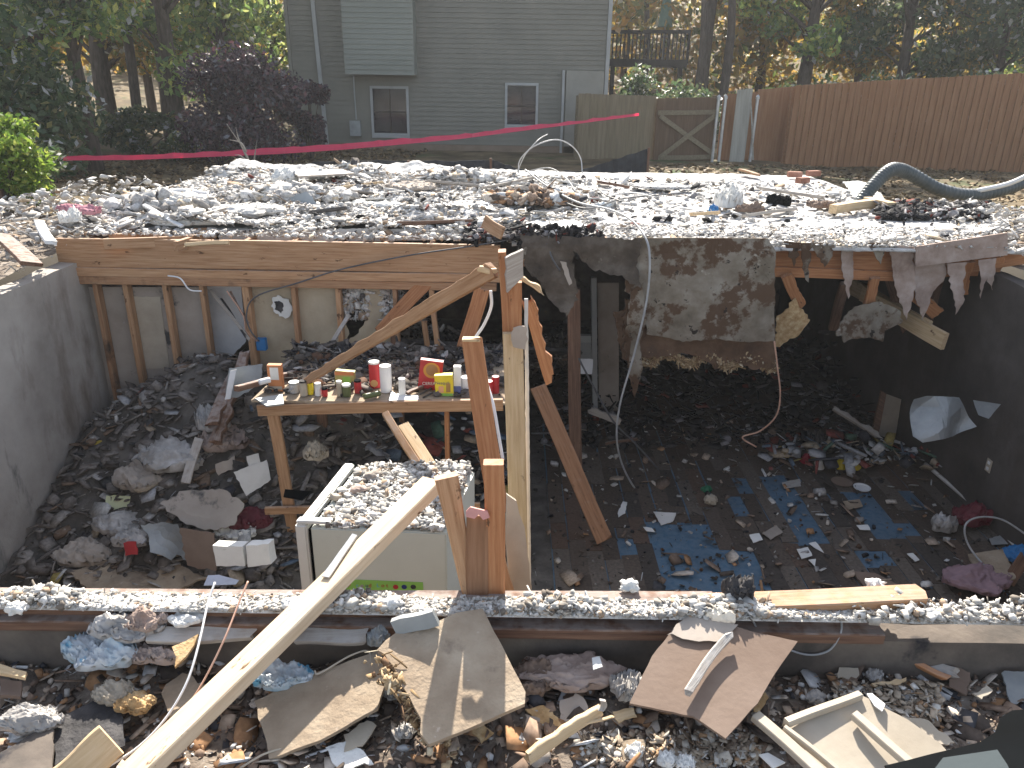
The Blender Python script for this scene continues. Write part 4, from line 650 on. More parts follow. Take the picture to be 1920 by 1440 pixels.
fd = (c4[3] - c4[0]).normalized(); hn = [c4[0] + dl * .07 + fd * .01, c4[0] - dl * .09 + fd * .01, c4[0] - dl * .09 + fd * .05, c4[0] + dl * .07 + fd * .05]; prism('hinge_cover', hn, FZ + .0125, FZ + .03, enamel_w, fr, .004)
fn = Vector((dl.y, -dl.x, 0)); fn = fn if fn.y < 0 else -fn; rzf = math.atan2(-dl.y, -dl.x)
def onfridge(px, py): return onplane(px, py, c4[0] + fn * .002, fn)
s0, s1 = onfridge(644, 1086), onfridge(793, 1092); stp = [s0, s1, s1 + Vector((0, 0, -.2)), s0 + Vector((0, 0, -.2))]
stick = meshobj('sticker', [v + fn * .001 for v in stp] + [v - fn * .001 for v in stp], [(0, 1, 2, 3), (7, 6, 5, 4), (0, 4, 5, 1), (1, 5, 6, 2), (2, 6, 7, 3), (3, 7, 4, 0)], greenp, fr)
cols = [redp, solid('sky_print', (.14, .42, .60)), solid('violet_print', (.42, .18, .42)), bpy.data.materials['navy_print'], redp]
for i, (px, s_, ci) in enumerate(((655, 'P', 0), (670, 'r', 1), (679, 'o', 2), (688, 'u', 3), (694, 'd', 4), (709, 'L', 1), (718, 'o', 0), (726, 't', 4))):
    q = onfridge(px, 1097.5) + fn * .0022; t_ = text('printed_letter', s_, q, .030, cols[ci], rz=rzf, parent=stick)
for i, (px, m_) in enumerate(((742, redp), (758, bpy.data.materials['navy_print']), (775, char))):
    q = onfridge(px, 1100) + fn * .0022; lathe('cap_print', q, [(.013, 0), (.013, .0006)], m_, stick, rot=(math.pi / 2, 0, rzf))
e1, e2 = c4[1] - c4[0], c4[3] - c4[0]
rubble('fridge_rubble', 6500, lambda st: (lambda u, v: tuple(c4[0] + e1 * u + e2 * v + Vector((0, 0, FZ * 0 + .004 + .05 * st.rand() * max(0, min(1, u * 1.6)) * (.3 + .7 * v)))))(st.rand() ** .6 * .97, .02 + .96 * st.rand()), .003, .02, chips_s, .3, .12, 'beige plaster rubble heaped on top of the refrigerator', 'rubble', seed=61, power=3)
for i, (px, py, s_, m_, lb) in enumerate(((672, 920, .03, insul, 'pinkish stone on the left of the rubble on the fridge'), (675, 950, .022, foam, 'white chunk below the pinkish stone on the fridge'), (760, 963, .03, foam, 'white chunk right of the long timber on the fridge top'), (628, 932, .022, cream, 'tan chip near the fridge door edge'), (700, 893, .035, drygrey, 'grey brown lump at the back of the fridge top'))):
    crumple('rubble_lump', G(px, py, FZ + .02), (s_ * 1.3, s_, s_ * .8), m_, lb, 'rubble', .35, 2, sub=3, ridge=False)

# ================================================================== PIT: left side
def hp(x, y):
    a = max(0, 1 - abs(x + 2.6) / 1.9); b_ = max(0, min(1, (y - 4.6) / 1.6)); return ZF + .05 + 1.25 * (a ** .6) * b_ ** 1.2 + .10 * fbm(x, y, 1.8, 2) * (1 if y > 3 else .3)
setp(sheet('debris_heap', XL + .01, -.9, 3.0, 6.55, 110, 110, lambda x, y: hp(x, y) + .03 * fbm(x, y, 7), floor_m), 'soft grey heap of debris banked against the stud wall', 'debris', kind='stuff')
rubble('basement_litter', 5000, lambda st: (lambda x, y: (x, y, hp(x, y) + .02))(st.uniform(XL + .05, -.9), 3.1 + 3.4 * st.rand()), .006, .06, chips_m, .75, .15, 'dark debris and scraps over the left basement heap', 'debris', seed=101, power=2.4)
rubble('basement_litter', 70, lambda st: (lambda x, y: (x, y, hp(x, y) + .05))(st.uniform(XL + .4, -.9), 3.8 + 2.6 * st.rand()), .02, .085, litter_m, .85, .1, 'scattered household litter on the left basement heap', 'litter', seed=102)
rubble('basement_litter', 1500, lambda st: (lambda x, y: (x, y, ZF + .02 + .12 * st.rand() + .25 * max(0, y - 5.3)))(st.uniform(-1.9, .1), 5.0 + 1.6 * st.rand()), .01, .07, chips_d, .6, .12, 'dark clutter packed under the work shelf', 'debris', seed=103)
rubble('basement_litter', 180, lambda st: (lambda x, y: (x, y, ZF + .15 + .1 * st.rand() + .4 * max(0, y - 5.3)))(st.uniform(-1.9, .1), 5.1 + 1.5 * st.rand()), .02, .08, litter_m, .8, .1, 'coloured litter half hidden under the work shelf', 'litter', seed=104)
def gp(px, py):   # a photo point dropped on the heap
    z = ZF + .1
    for _ in range(30): q = G(px, py, z); z += (hp(q.x, q.y) - z) * .5
    return G(px, py, z)
def heapflat(name, outline, mat, label, cat, t=.006, lift=.05, tilt=.35, jag=.008, **k):
    c = gp(sum(a[0] for a in outline) / len(outline), sum(a[1] for a in outline) / len(outline)) + Vector((0, 0, lift))
    return slabV(name, outline, [c, c + Vector((1, 0, rnd.uniform(-.15, .15))), c + Vector((0, 1, tilt))], t, mat, label, cat, jag, **k)
heapflat('notepad', [(200, 928), (258, 930), (254, 945), (195, 961)], solid('pale_yellow_paper', (.62, .64, .40)), 'pale yellow printed sheet at the foot of the left wall', 'paper', tilt=1.2)
o = bpy.data.objects['notepad']; 
yc = P(192, 856, 5.9); tube('yellow_ring', [yc + Vector((math.cos(t_ * .5) * .10, .03 * math.sin(t_ * .5), math.sin(t_ * .5) * .115)) for t_ in range(2, 12)], .027, solid('dull_yellow', (.50, .36, .06)), 'yellow plastic crescent leaning on the left basement wall', 'plastic ring')
cb = empty('cardboard_box', 'torn white cardboard box left of the shelf leg', 'box', gp(470, 900))
up('side', [(438, 885), (500, 862), (508, 900), (462, 930)], 5.3, .006, paper, None, None, .4, parent=cb, jag=.006); up('side', [(462, 855), (484, 850), (488, 868), (468, 880)], 5.35, .006, paper, None, None, .2, parent=cb, jag=.004); up('side', [(436, 862), (460, 868), (474, 900), (440, 888)], 5.36, .006, char, None, None, .2, parent=cb)
up('board_scrap', [(404, 870), (440, 855), (436, 880), (408, 892)], 5.4, .01, drygrey, 'pale broken board scrap left of the torn cardboard box', 'board', .4, jag=.01)
plank('slat', gp(352, 938) + Vector((0, 0, .15)), gp(380, 862) + Vector((0, 0, .2)), .075, .015, wood_g, label='pale slat standing in the left heap', cat='slat', jag=(.01, .02))
up('foil_sheet', [(262, 985), (300, 978), (335, 985), (378, 1040), (352, 1052), (330, 1040), (318, 1050), (285, 1035), (275, 1000)], 4.9, .005, gsheet, 'crinkled grey sheet lying in the middle of the left heap', 'sheet', .8, jag=.01, bend=.08)
up('drywall_piece', [(300, 945), (345, 920), (420, 918), (460, 945), (440, 985), (400, 995), (350, 985)], 5.15, .012, drygrey, 'broad grey brown drywall piece on the left heap', 'drywall', 1.2, jag=.015, bend=.03)
up('drywall_piece', [(338, 990), (402, 1000), (405, 1070), (350, 1060)], 4.8, .012, mdf, 'brown board standing below the broad drywall piece', 'board', .4, jag=.012)
for i, (o_, m_, lb) in enumerate((([(405, 1018), (460, 1020), (465, 1056), (412, 1056)], paper, 'left of two stacks of white boxes behind the sill'), ([(467, 1018), (508, 1015), (514, 1052), (470, 1058)], paper, 'right of two stacks of white boxes behind the sill'))):
    up('paper_stack', o_, 4.35, .12, m_, lb, 'boxes', .3, jag=.004)
flat('white_card', [(390, 1079), (410, 1078), (448, 1088), (442, 1096), (382, 1098)], ZF + .35, .004, solid('bluish_card', (.50, .54, .64)), 'bluish white card just behind the sill left of the long timber', 'card', dz=.1)
crumple('red_brick_bit', G(341, 1088, ZF + .1), (.05, .035, .03), orangep, 'small orange red lump left of the bluish card', 'debris', .3, 2, sub=3)
up('black_book', [(535, 918), (586, 922), (566, 938), (532, 932)], 4.9, .02, black, 'dark flat case under the shelf beside the fridge', 'case', 1.2)
crumple('twine_ball', P(592, 850, 5.2), (.09, .08, .07), cream, 'tan tangled ball of twine under the shelf', 'twine', .5, 4)
up('leaning_board', [(430, 690), (492, 682), (490, 720), (445, 745), (422, 748)], 5.6, .01, gsheet, 'blue grey panel leaning at the left end of the shelf', 'panel', .3, jag=.008); up('white_strip', [(432, 695), (444, 692), (432, 748), (422, 749)], 5.5, .01, white, 'bright white strip beside the blue grey panel', 'strip', .2)
for i, (a, b_, lb) in enumerate((((462, 660), (404, 830), 'rotten sloping timber edge of the left heap'), ((440, 700), (395, 800), 'second rotten timber beside the sloping edge'))):
    plank('rotten_timber', P(*a, 6.2), P(*b_, 5.5), .09, .05, wood_d, label=lb, cat='timber', jag=(.05, .05), wavy=.03, seg=20)
crumple('plastic_wrap', P(400, 790, 5.75), (.14, .1, .13), clearbag, 'crinkled clear plastic wrap on the left heap', 'plastic', .7, 3)
crumple('plastic_wrap', P(245, 1010, 4.9), (.12, .1, .06), clearbag, 'small clear wrapper at the foot of the left heap', 'plastic', .6, 3)
flat('carpet', [(130, 1080), (190, 1045), (320, 1055), (395, 1085), (300, 1110), (180, 1112)], ZF + .18, .015, osb, 'brown carpet piece on the floor behind the left sill', 'carpet', dz=.1, jag=.02, bend=.06)
crumple('dark_sack', G(200, 1010, ZF + .2), (.2, .15, .12), char, 'dark limp sack at the foot of the left wall', 'sack', .5)
up('red_scrap', [(232, 1018), (256, 1015), (258, 1040), (236, 1042)], 4.8, .01, redp, 'dull red scrap among the left debris', 'scrap', .5, jag=.006)
crumple('maroon_cloth', P(462, 975, 5.2), (.2, .12, .09), solid('maroon_fabric', (.13, .03, .04), .9), 'maroon cloth behind the white box stacks', 'cloth', .5)

for px, py, sx, sy, sz_, m_, lb in ((330, 860, .30, .22, .10, clearbag, 'dusty crumpled sheet high on the left heap by the studs'), (270, 900, .22, .18, .08, drygrey, 'grey brown matted cloth between the left wall and the slat'), (225, 985, .20, .15, .08, clearbag, 'torn plastic tangle beside the pale yellow sheet'), (350, 1020, .2, .14, .07, insul, 'matted insulation in front of the crinkled grey sheet'), (420, 830, .20, .15, .10, insul, 'matted brown insulation left of the shelf leg'), (170, 1040, .22, .16, .08, drygrey, 'flattened grey cloth at the foot of the left wall'), (440, 1000, .16, .10, .06, paper, 'crumpled pale paper above the white box stacks')):
    crumple('matted_cloth', gp(px, py) + Vector((0, 0, .02)), (sx, sy, sz_), m_, lb, 'cloth', .5, 2)

# ================================================================== PIT: right side floor
setp(sheet('blue_floor', .35, XR - .01, Y0 + .2, 7.9, 40, 60, lambda x, y: ZF + .006, bluef), kind='structure')
holes = [(1225, 1338, 982, 1112), (1338, 1392, 1036, 1112), (1498, 1548, 893, 1024), (1636, 1690, 925, 1012), (1740, 1775, 922, 960), (1425, 1460, 898, 926), (1388, 1428, 935, 972), (1585, 1620, 1034, 1066), (1150, 1188, 1008, 1046), (1690, 1720, 985, 1010)]
def inhole(x, y):
    v = CM.transposed() @ (Vector((x, y, ZF)) - CAM); px = 960 - F * v.x / v.z; py = 720 + F * v.y / v.z; u = 960 + (px - 960) * 860 / (py - 140)
    return any(a < u < c and b_ < py < d for a, c, b_, d in holes)
V = []; Fc = []; xx = .36; st_ = random.Random(4)
while xx < XR - .05:
    y = Y0 + .2 - st_.random() * .8
    while y < 8.6:
        L = st_.uniform(.35, .75); a, b_ = y + .003, y + L - .003; c = xx + .001; d = xx + .139; z = ZF + .012 + st_.random() * .004; tl = st_.gauss(0, .004)
        sh_ = st_.gauss(0, .006); ny_ = max(2, int(L / .05)); run = []
        for q_ in range(ny_ + 1):
            ok = q_ < ny_ and not inhole(xx + .07, a + (b_ - a) * (q_ + .5) / ny_)
            if ok: run.append(q_)
            elif run:
                u0, u1 = a + (b_ - a) * run[0] / ny_, a + (b_ - a) * (run[-1] + 1) / ny_; jg = st_.uniform(-.01, .01); k = len(V); run = []
                V += [(c + sh_, u0, z), (d + sh_, u0 + jg, z + tl), (d + sh_, u1 + jg, z + tl + .003), (c + sh_, u1, z), (c + sh_, u0, ZF), (d + sh_, u0 + jg, ZF), (d + sh_, u1 + jg, ZF), (c + sh_, u1, ZF)]
                Fc += [(k, k + 1, k + 2, k + 3), (k, k + 4, k + 5, k + 1), (k + 1, k + 5, k + 6, k + 2), (k + 2, k + 6, k + 7, k + 3), (k + 3, k + 7, k + 4, k)]
        y += L
    xx += .14
setp(meshobj('floor_planks', V, Fc, plankm), 'worn brown floor planks with gaps showing blue underneath', 'flooring')
def rf(x, y): return ZF + .02 + .02 * max(0, fbm(x, y, 2))
rubble('floor_crumbs', 2600, lambda st: (lambda x, y: (x, y, rf(x, y)))(st.uniform(.2, XR - .05), 3.6 + 4.8 * st.rand()), .003, .02, chips_d, .5, .15, 'dark crumbs and dust strewn over the planked floor', 'debris', seed=111)
rubble('floor_crumbs', 260, lambda st: (lambda x, y: (x, y, rf(x, y) + .01))(st.uniform(.3, XR - .1), 4.4 + 3.6 * st.rand()), .01, .05, chips_b, .85, .1, 'brown board scraps strewn over the planked floor', 'debris', seed=112)
rubble('floor_crumbs', 110, lambda st: (lambda x, y: (x, y, rf(x, y) + .015))(st.uniform(.3, XR - .1), 4.6 + 3.6 * st.rand()), .01, .035, chips_w, .7, .1, 'white chips strewn over the planked floor', 'debris', seed=113)
rubble('dark_clutter', 2600, lambda st: (lambda x, y: (x, y, ZF + .03 + .3 * max(0, y - 7.6) * st.rand()))(st.uniform(.3, XR - .1), 7.3 + 2.6 * st.rand()), .008, .06, chips_g, .7, .2, 'dark clutter heaped under the deck at the back of the pit', 'debris', seed=114)  # near black chips put the darkness under the deck into the colour
rubble('dark_clutter', 170, lambda st: (lambda q: (q.x, q.y, q.z + .1 * st.rand()))(G(st.uniform(1430, 1790), st.uniform(825, 880), ZF + .1)), .02, .075, litter_m, .6, .2, 'coloured bottles and wrappers at the edge of the dark area', 'litter', seed=115)
def item(px, py, z=.05): return G(px, py, ZF + z)
crumple('red_bag', item(1822, 968, .12), (.15, .12, .11), solid('dark_red_plastic', (.13, .02, .03), .6), 'dark red plastic bag against the foot of the right wall', 'bag', .4)
crumple('white_bag', item(1770, 985, .08), (.11, .09, .08), clearbag, 'whitish plastic bag left of the dark red bag', 'bag', .5)
crumple('pink_blanket', item(1835, 1085, .12), (.24, .16, .06), solid('dull_pink_cloth', (.26, .17, .19), .9), 'dull pink blanket on the floor behind the right end of the sill', 'blanket', .5)
crumple('blue_cloth', item(1908, 1042, .08), (.09, .12, .06), bluep, 'blue cloth at the foot of the right wall behind the sill', 'cloth', .4)
flat('brown_board', [(1598, 1072), (1640, 1075), (1688, 1100), (1620, 1100)], ZF + .04, .012, mdf, 'small tan board lying on the floor just behind the sill', 'board', jag=.006)
flat('brown_board', [(1815, 1040), (1880, 1030), (1905, 1085), (1840, 1100)], ZF + .15, .012, osb, 'brown board beside the dull pink blanket', 'board', dz=.1, jag=.006)
up('wood_offcut', [(1880, 1085), (1915, 1035), (1925, 1060), (1900, 1100)], 5.0, .02, wood_d, 'brown timber offcut at the right edge behind the sill', 'offcut', .5)
lathe('tin_lid', item(1616, 915, .03), [(.075, 0), (.08, .012), (.065, .012), (.06, .005)], white, None, 'round white lid on the planked floor', 'lid', 28)
lathe('brown_plate', item(1578, 905, .03), [(.06, 0), (.10, .012), (.095, .014)], mdf, None, 'brown plate lying left of the round white lid', 'plate', 24)
crumple('stone', item(1333, 938, .05), (.06, .05, .05), cream, 'tan rounded stone on the planked floor left of the blue strip', 'stone', .2, 1.5, ridge=False)
crumple('green_bottle', item(1325, 918, .04), (.05, .04, .035), solid('deep_green', (.02, .14, .07), .4), 'green scrap behind the tan stone', 'scrap', .3)
for i, (o_, m_, lb) in enumerate((([(1225, 960), (1268, 962), (1262, 978), (1240, 985)], drywall, 'grey white tile piece at the top of the blue patch'), ([(1405, 1003), (1424, 1000), (1430, 1012), (1412, 1018)], paper, 'white paper scrap on the planks right of the blue patch'), ([(1494, 1030), (1515, 1026), (1523, 1042), (1503, 1048)], paper, 'printed white card on the planks'), ([(1516, 1018), (1530, 1016), (1545, 1036), (1532, 1030)], paper, 'curled white paper above the printed card'), ([(1516, 1050), (1529, 1048), (1528, 1062)], paper, 'tiny torn white paper below the printed card'), ([(1606, 985), (1628, 984), (1632, 994), (1612, 993)], paper, 'small white card beside the second blue strip'), ([(1430, 1000), (1455, 985), (1468, 998), (1445, 1012)], drygrey, 'grey board scrap beside the white paper scrap'), ([(1700, 1038), (1712, 1037), (1724, 1050), (1716, 1053)], paper, 'white splinter on the grimy floor right of the blue strips'), ([(1580, 940), (1612, 936), (1618, 950), (1590, 956)], osb, 'brown scrap board between the blue strips'), ([(1855, 1010), (1875, 1004), (1890, 1020), (1860, 1022)], gsheet, 'grey card below the cable loop'), ([(1168, 940), (1176, 942), (1172, 962), (1160, 970), (1158, 962)], paper, 'white torn strip on the dark floor left of the tile piece'), ([(1206, 988), (1222, 990), (1228, 998), (1212, 996)], paper, 'small white rag left of the blue patch'), ([(1466, 905), (1500, 898), (1502, 912), (1470, 916)], wood_g, 'flat board scrap at the head of the blue strip'))):
    flat('floor_scrap', o_, ZF + .045, .005, m_, lb, 'scrap', dz=.1, jag=.004)
for i, (x0, y0, m_, lb) in enumerate(((1510, 860, solid('crimson', (.28, .01, .03)), 'dark red bottle lying at the edge of the dark area'), (1600, 848, clearbag, 'clear jar at the edge of the dark area'), (1577, 872, yellow, 'yellow cup at the edge of the dark area'), (1605, 872, yellow, 'yellow can right of the yellow cup'), (1536, 872, paper, 'white cup left of the yellow cup'), (1480, 850, cream, 'tan tub left of the dark red bottle'), (1712, 848, white, 'small white bulb near the right wall'))):
    lathe('container', item(x0, y0, .06), [(.03, -.05), (.04, -.045), (.04, .04), (.02, .06)], m_, None, lb, 'container', 14, (1.3 * (i % 2) + .2, .4, i))
tube('wall_pipe', [item(1735, 870, .06), item(1800, 925, .06), item(1860, 978, .06), item(1930, 1050, .06)], .022, white, 'pale pipe along the foot of the right wall', 'pipe', r'') if False else tube('wall_pipe', [item(1735, 870, .06), item(1800, 925, .06), item(1860, 978, .06), item(1930, 1050, .06)], .02, drywall, 'pale pipe along the foot of the right wall', 'pipe')
tube('cable_loop', [item(1935, 1010, .3), item(1880, 975, .4), item(1835, 970, .42), item(1810, 985, .38), item(1815, 1020, .25), item(1845, 1060, .15), item(1890, 1100, .1)], .008, cablem, 'loop of grey cable on the floor by the right wall', 'cable')
ol = empty('wall_outlet', 'pale wall outlet plate low on the right basement wall', 'outlet', WX(1855, 875, XR))
q = WX(1855, 873, XR); box('cover_plate', q + Vector((-.006, 0, 0)), (.008, .075, .12), cream, parent=ol); box('socket', q + Vector((-.0115, 0, .028)), (.004, .035, .03), white, parent=ol); box('socket', q + Vector((-.0115, 0, -.028)), (.004, .035, .03), white, parent=ol)
dp = empty('cabinet_door', 'pale narrow door leaning in the dark at the back right of the pit', 'door', P(1665, 820, 7.6))
up('panel', [(1660, 738), (1688, 748), (1676, 825), (1645, 815)], 7.6, .03, cream, None, None, .1, .4, parent=dp); up('edge', [(1652, 732), (1661, 738), (1646, 815), (1636, 800)], 7.58, .03, wood_d, None, None, .1, 0, parent=dp)
up('metal_sheet', [(1718, 748), (1740, 742), (1800, 745), (1812, 770), (1828, 800), (1790, 818), (1730, 830), (1712, 818)], 6.25, .006, gsheet, 'curled grey metal sheet leaning on the right wall in the dark', 'sheet', .5, 0, bend=.12)
up('metal_sheet', [(1826, 750), (1878, 758), (1850, 785), (1832, 778)], 6.0, .006, gsheet, 'small pale metal flap right of the curled sheet', 'sheet', .4, 0, bend=.05)
splin(P(1560, 762, 7.6), P(1648, 820, 7.3), .05, 'crooked pale branch like stick in the dark', wood_g)
splin(P(1105, 768, 7.2), P(1165, 792, 7.2), .07, 'pair of small boards in the dark right of the leaning plank', wood_g)
plank('thin_board', P(1135, 832, 7.2), P(1195, 822, 7.2), .03, .02, wood_d, label='thin reddish lath lying in the dark beyond the cables', cat='lath')
crumple('pale_bag', P(1530, 830, 7.4), (.11, .08, .13), concrete_r, 'grey crumpled bag in the dark right of the hanging wire', 'bag', .6)

# ---- back room seen through the gap: a bright door frame
wf = empty('door_frame', 'pale door frame standing in the gap right of the splintered timber', 'door frame', P(1100, 840, 8.2))
up('jamb', [(1108, 520), (1118, 520), (1121, 850), (1112, 850)], 8.2, .08, trimw, None, None, 0, parent=wf); up('jamb', [(1120, 530), (1160, 530), (1160, 860), (1124, 860)], 8.3, .03, drygrey, None, None, 0, parent=wf); up('sill', [(1082, 628), (1108, 628), (1108, 640), (1082, 640)], 8.2, .08, trimw, None, None, 0, parent=wf)
up('lower_panel', [(1082, 640), (1108, 640), (1110, 672), (1082, 672)], 8.22, .03, gsheet, None, None, 0, parent=wf)
up('bright_card', [(1081, 672), (1112, 674), (1110, 702), (1083, 700)], 7.4, .01, white, 'bright white card at the foot of the pale door frame', 'card', .6, jag=.004)

# ---- torn ceiling hanging from the deck edge
hc = empty('hanging_ceiling', 'torn sagging ceiling board with brown fibrous lower edge hanging from the deck', 'ceiling board', P(1320, 440, 6.5))
up('upper_board', [(1195, 445), (1440, 447), (1452, 470), (1452, 640), (1400, 642), (1340, 634), (1280, 640), (1215, 625), (1195, 560), (1170, 545), (1175, 500)], 6.52, .024, ceil_torn, None, None, .08, parent=hc, jag=.009, bend=.05, jagset=(2, 3, 4, 5, 6, 7, 8, 9, 10))
up('lower_board', [(1172, 560), (1452, 600), (1451, 688), (1405, 692), (1375, 672), (1345, 694), (1320, 672), (1280, 662), (1205, 668), (1178, 690), (1168, 640)], 6.58, .045, ceil_brown, None, None, .08, parent=hc, jag=.02, bend=.05, jagset=(2, 3, 4, 5, 6, 7, 8, 9, 10))
rubble('torn_edge_fibres', 1500, lambda st: (lambda f: (lambda q: (q.x, q.y, q.z + abs(st.normal(0, .03)) - .012))(P(1195 + 256 * f, 672 + 10 * math.sin(f * 21) + 12 * f, 6.55)))(st.rand()), .006, .03, MI('fibre_tufts', [(0, (.32, .22, .12)), (.4, (.48, .36, .22)), (.7, (.20, .12, .07)), (.9, (.60, .52, .38))]), .3, .6, seed=121, tilt=3, parent=hc, label=None, kind=None)
bpy.data.objects['torn_edge_fibres']['kind'] = 'stuff'
ht = empty('hanging_ceiling', 'dark draped ceiling board sagging between the post and the torn ceiling', 'ceiling board', P(1080, 430, 6.3))
up('drape', [(975, 440), (1205, 448), (1196, 500), (1200, 540), (1165, 520), (1110, 505), (1075, 470), (1082, 560), (1062, 592), (1030, 560), (1005, 520), (985, 500)], 6.45, .014, ceil_dark, None, None, .15, parent=ht, jag=.02, bend=.10)
up('strip', [(1185, 545), (1205, 530), (1212, 600), (1200, 640), (1205, 690), (1190, 745), (1178, 700), (1184, 640), (1172, 620)], 6.42, .006, ceil_torn, None, None, 0, parent=ht, jag=.01, bend=.05); up('strip', [(1050, 490), (1062, 492), (1080, 558), (1070, 545)], 6.38, .006, drygrey, None, None, 0, parent=ht, jag=.008, bend=.04)
up('brown_flap', [(1150, 585), (1175, 580), (1185, 640), (1178, 680), (1166, 672)], 6.6, .01, ceil_brown, None, None, 0, parent=ht, jag=.01)
rubble('ceiling_debris', 700, lambda st: (lambda q: (q.x, q.y, q.z))(P(st.uniform(975, 1130), st.uniform(425, 480), 6.5)), .006, .035, chips_g, .5, .2, 'charred crumbs spilling over the broken deck edge above the post', 'debris', seed=122, tilt=2)
up('hanging_scrap', [(1602, 575), (1650, 565), (1685, 582), (1690, 608), (1660, 620), (1655, 640), (1632, 632), (1600, 636), (1585, 642), (1564, 622), (1580, 600)], 6.7, .02, ceil_torn, 'grey torn ceiling scrap hanging alone below the right deck', 'ceiling board', .3, jag=.015, bend=.06)
up('hanging_scrap', [(1455, 600), (1490, 560), (1520, 600), (1500, 625), (1470, 645), (1454, 650)], 6.75, .014, fibre, 'frayed tan board scrap right of the torn ceiling', 'board', 0, jag=.02, bend=.04)
for i, (o_, lb) in enumerate((([(1470, 452), (1500, 455), (1490, 500), (1480, 480)], 'pointed pale drywall tatter nearest the torn ceiling'), ([(1520, 455), (1565, 455), (1560, 480), (1545, 500), (1530, 480)], 'second pale drywall tatter below the deck edge'), ([(1628, 455), (1665, 455), (1650, 495), (1640, 480)], 'third drywall tatter above the orange joist'), ([(1665, 458), (1712, 462), (1715, 540), (1700, 600), (1685, 560), (1675, 500)], 'long torn drywall tatter right of the orange joist'), ([(1715, 465), (1770, 462), (1772, 520), (1745, 560), (1730, 600), (1712, 540)], 'broad grey tatter fourth from the torn ceiling'), ([(1575, 458), (1600, 458), (1600, 520), (1590, 560), (1578, 500)], 'narrow torn tatter in front of the orange joist'))):
    up('drywall_tatter', o_, 6.62 + .02 * i, .008, insul if i > 2 else ceil_torn, lb, 'drywall', .05, jag=.012, bend=.05, jagset=(1, 2, 3, 4, 5))
up('fascia_board', [(1716, 462), (1888, 436), (1888, 478), (1716, 500)], 6.62, .02, insul, 'smooth pinkish fascia board under the right deck edge', 'board', 0)
plank('ceiling_beam', P(1716, 515, 6.75), P(1925, 480, 6.75), .13, .04, wood_o, (0, 0, 1), label='reddish beam behind the fascia board at the far right', cat='beam')
for i, (a, b_, lb) in enumerate((((1660, 500), (1700, 620), 'first slanting brace under the right deck'), ((1585, 530), (1560, 620), 'second dark brace left of the slanting one'), ((1760, 520), (1740, 600), 'short brace right of the slanting one'))):
    plank('brace', P(*a, 7.0), P(*b_, 7.4), .09, .045, wood_d, label=lb, cat='brace', jag=(0, .03))
for i, (px, py) in enumerate(((1710, 600), (1741, 618), (1772, 640))):
    q = P(px, py, 7.0 - .25 * i); plank('sawn_joist', q, q + Vector((-.25, .9, .1)), .16, .042, wood_l, (0, 0, 1), label=['farthest of three sawn joist ends on the right', 'middle of three sawn joist ends on the right', 'nearest of three sawn joist ends on the right'][i], cat='joist')
for i, (a, b_, w_, lb) in enumerate((((1475, 515), (1500, 575), .10, 'orange brown stub hanging just right of the torn ceiling'), ((1640, 520), (1622, 600), .09, 'orange brown stub hanging above the grey ceiling scrap'), ((1815, 490), (1800, 555), .10, 'orange brown stub under the pinkish fascia board'), ((1870, 480), (1862, 530), .09, 'orange brown stub at the far right under the deck'), ((1690, 530), (1760, 590), .12, 'broad orange brown board slumping below the long tatter'))):
    plank('broken_joist', P(*a, 6.72), P(*b_, 6.85), w_, .045, wood_o, label=lb, cat='joist', jag=(0, .05), wavy=.02, seg=20)
for i, (o_, lb) in enumerate((([(1780, 495), (1812, 492), (1805, 560), (1792, 590), (1782, 545)], 'narrow ragged strip below the fascia board'), ([(1835, 488), (1868, 484), (1862, 545), (1850, 520), (1840, 560)], 'forked ragged strip near the right edge'), ([(1500, 455), (1520, 455), (1516, 530), (1506, 510)], 'thin ragged strip over the orange joist'))):
    up('drywall_tatter', o_, 6.60, .008, insul if i < 2 else ceil_torn, lb, 'drywall', .05, jag=.014, bend=.05, jagset=(1, 2, 3, 4))
tube('copper_wire', [P(1452, 640, 6.4), P(1458, 690, 6.4), P(1463, 740, 6.4), P(1455, 780, 6.4), P(1425, 808, 6.5), P(1392, 820, 6.5), P(1418, 838, 6.5)], .008, copper, 'thin tan wire dangling right of the torn ceiling', 'wire')
tube('grey_cable', [G(985, 318, .5), G(1020, 345, .42), G(1080, 378, .38), G(1140, 392, .37), G(1180, 410, .4), P(1207, 440, 6.5), P(1218, 480, 6.35), P(1213, 560, 6.3), P(1190, 660, 6.3), P(1162, 760, 6.3), P(1157, 830, 6.3), P(1175, 890, 6.4), P(1215, 950, 6.5), P(1232, 962, 6.5)], .0095, cablem, 'long grey cable running over the deck edge down to the floor', 'cable', n=12)
tube('grey_cable', [P(1085, 672, 6.6), P(1110, 720, 6.6), P(1150, 790, 6.6), P(1190, 830, 6.7), P(1235, 880, 6.7)], .009, cabled, 'dark cable slanting from the bright card into the dark', 'cable')
tube('grey_cable', [P(1028, 432, 6.5), P(1030, 465, 6.45), P(1036, 485, 6.4), P(1050, 508, 6.4)], .008, cabled, 'short dark cable hanging over the draped ceiling board', 'cable')

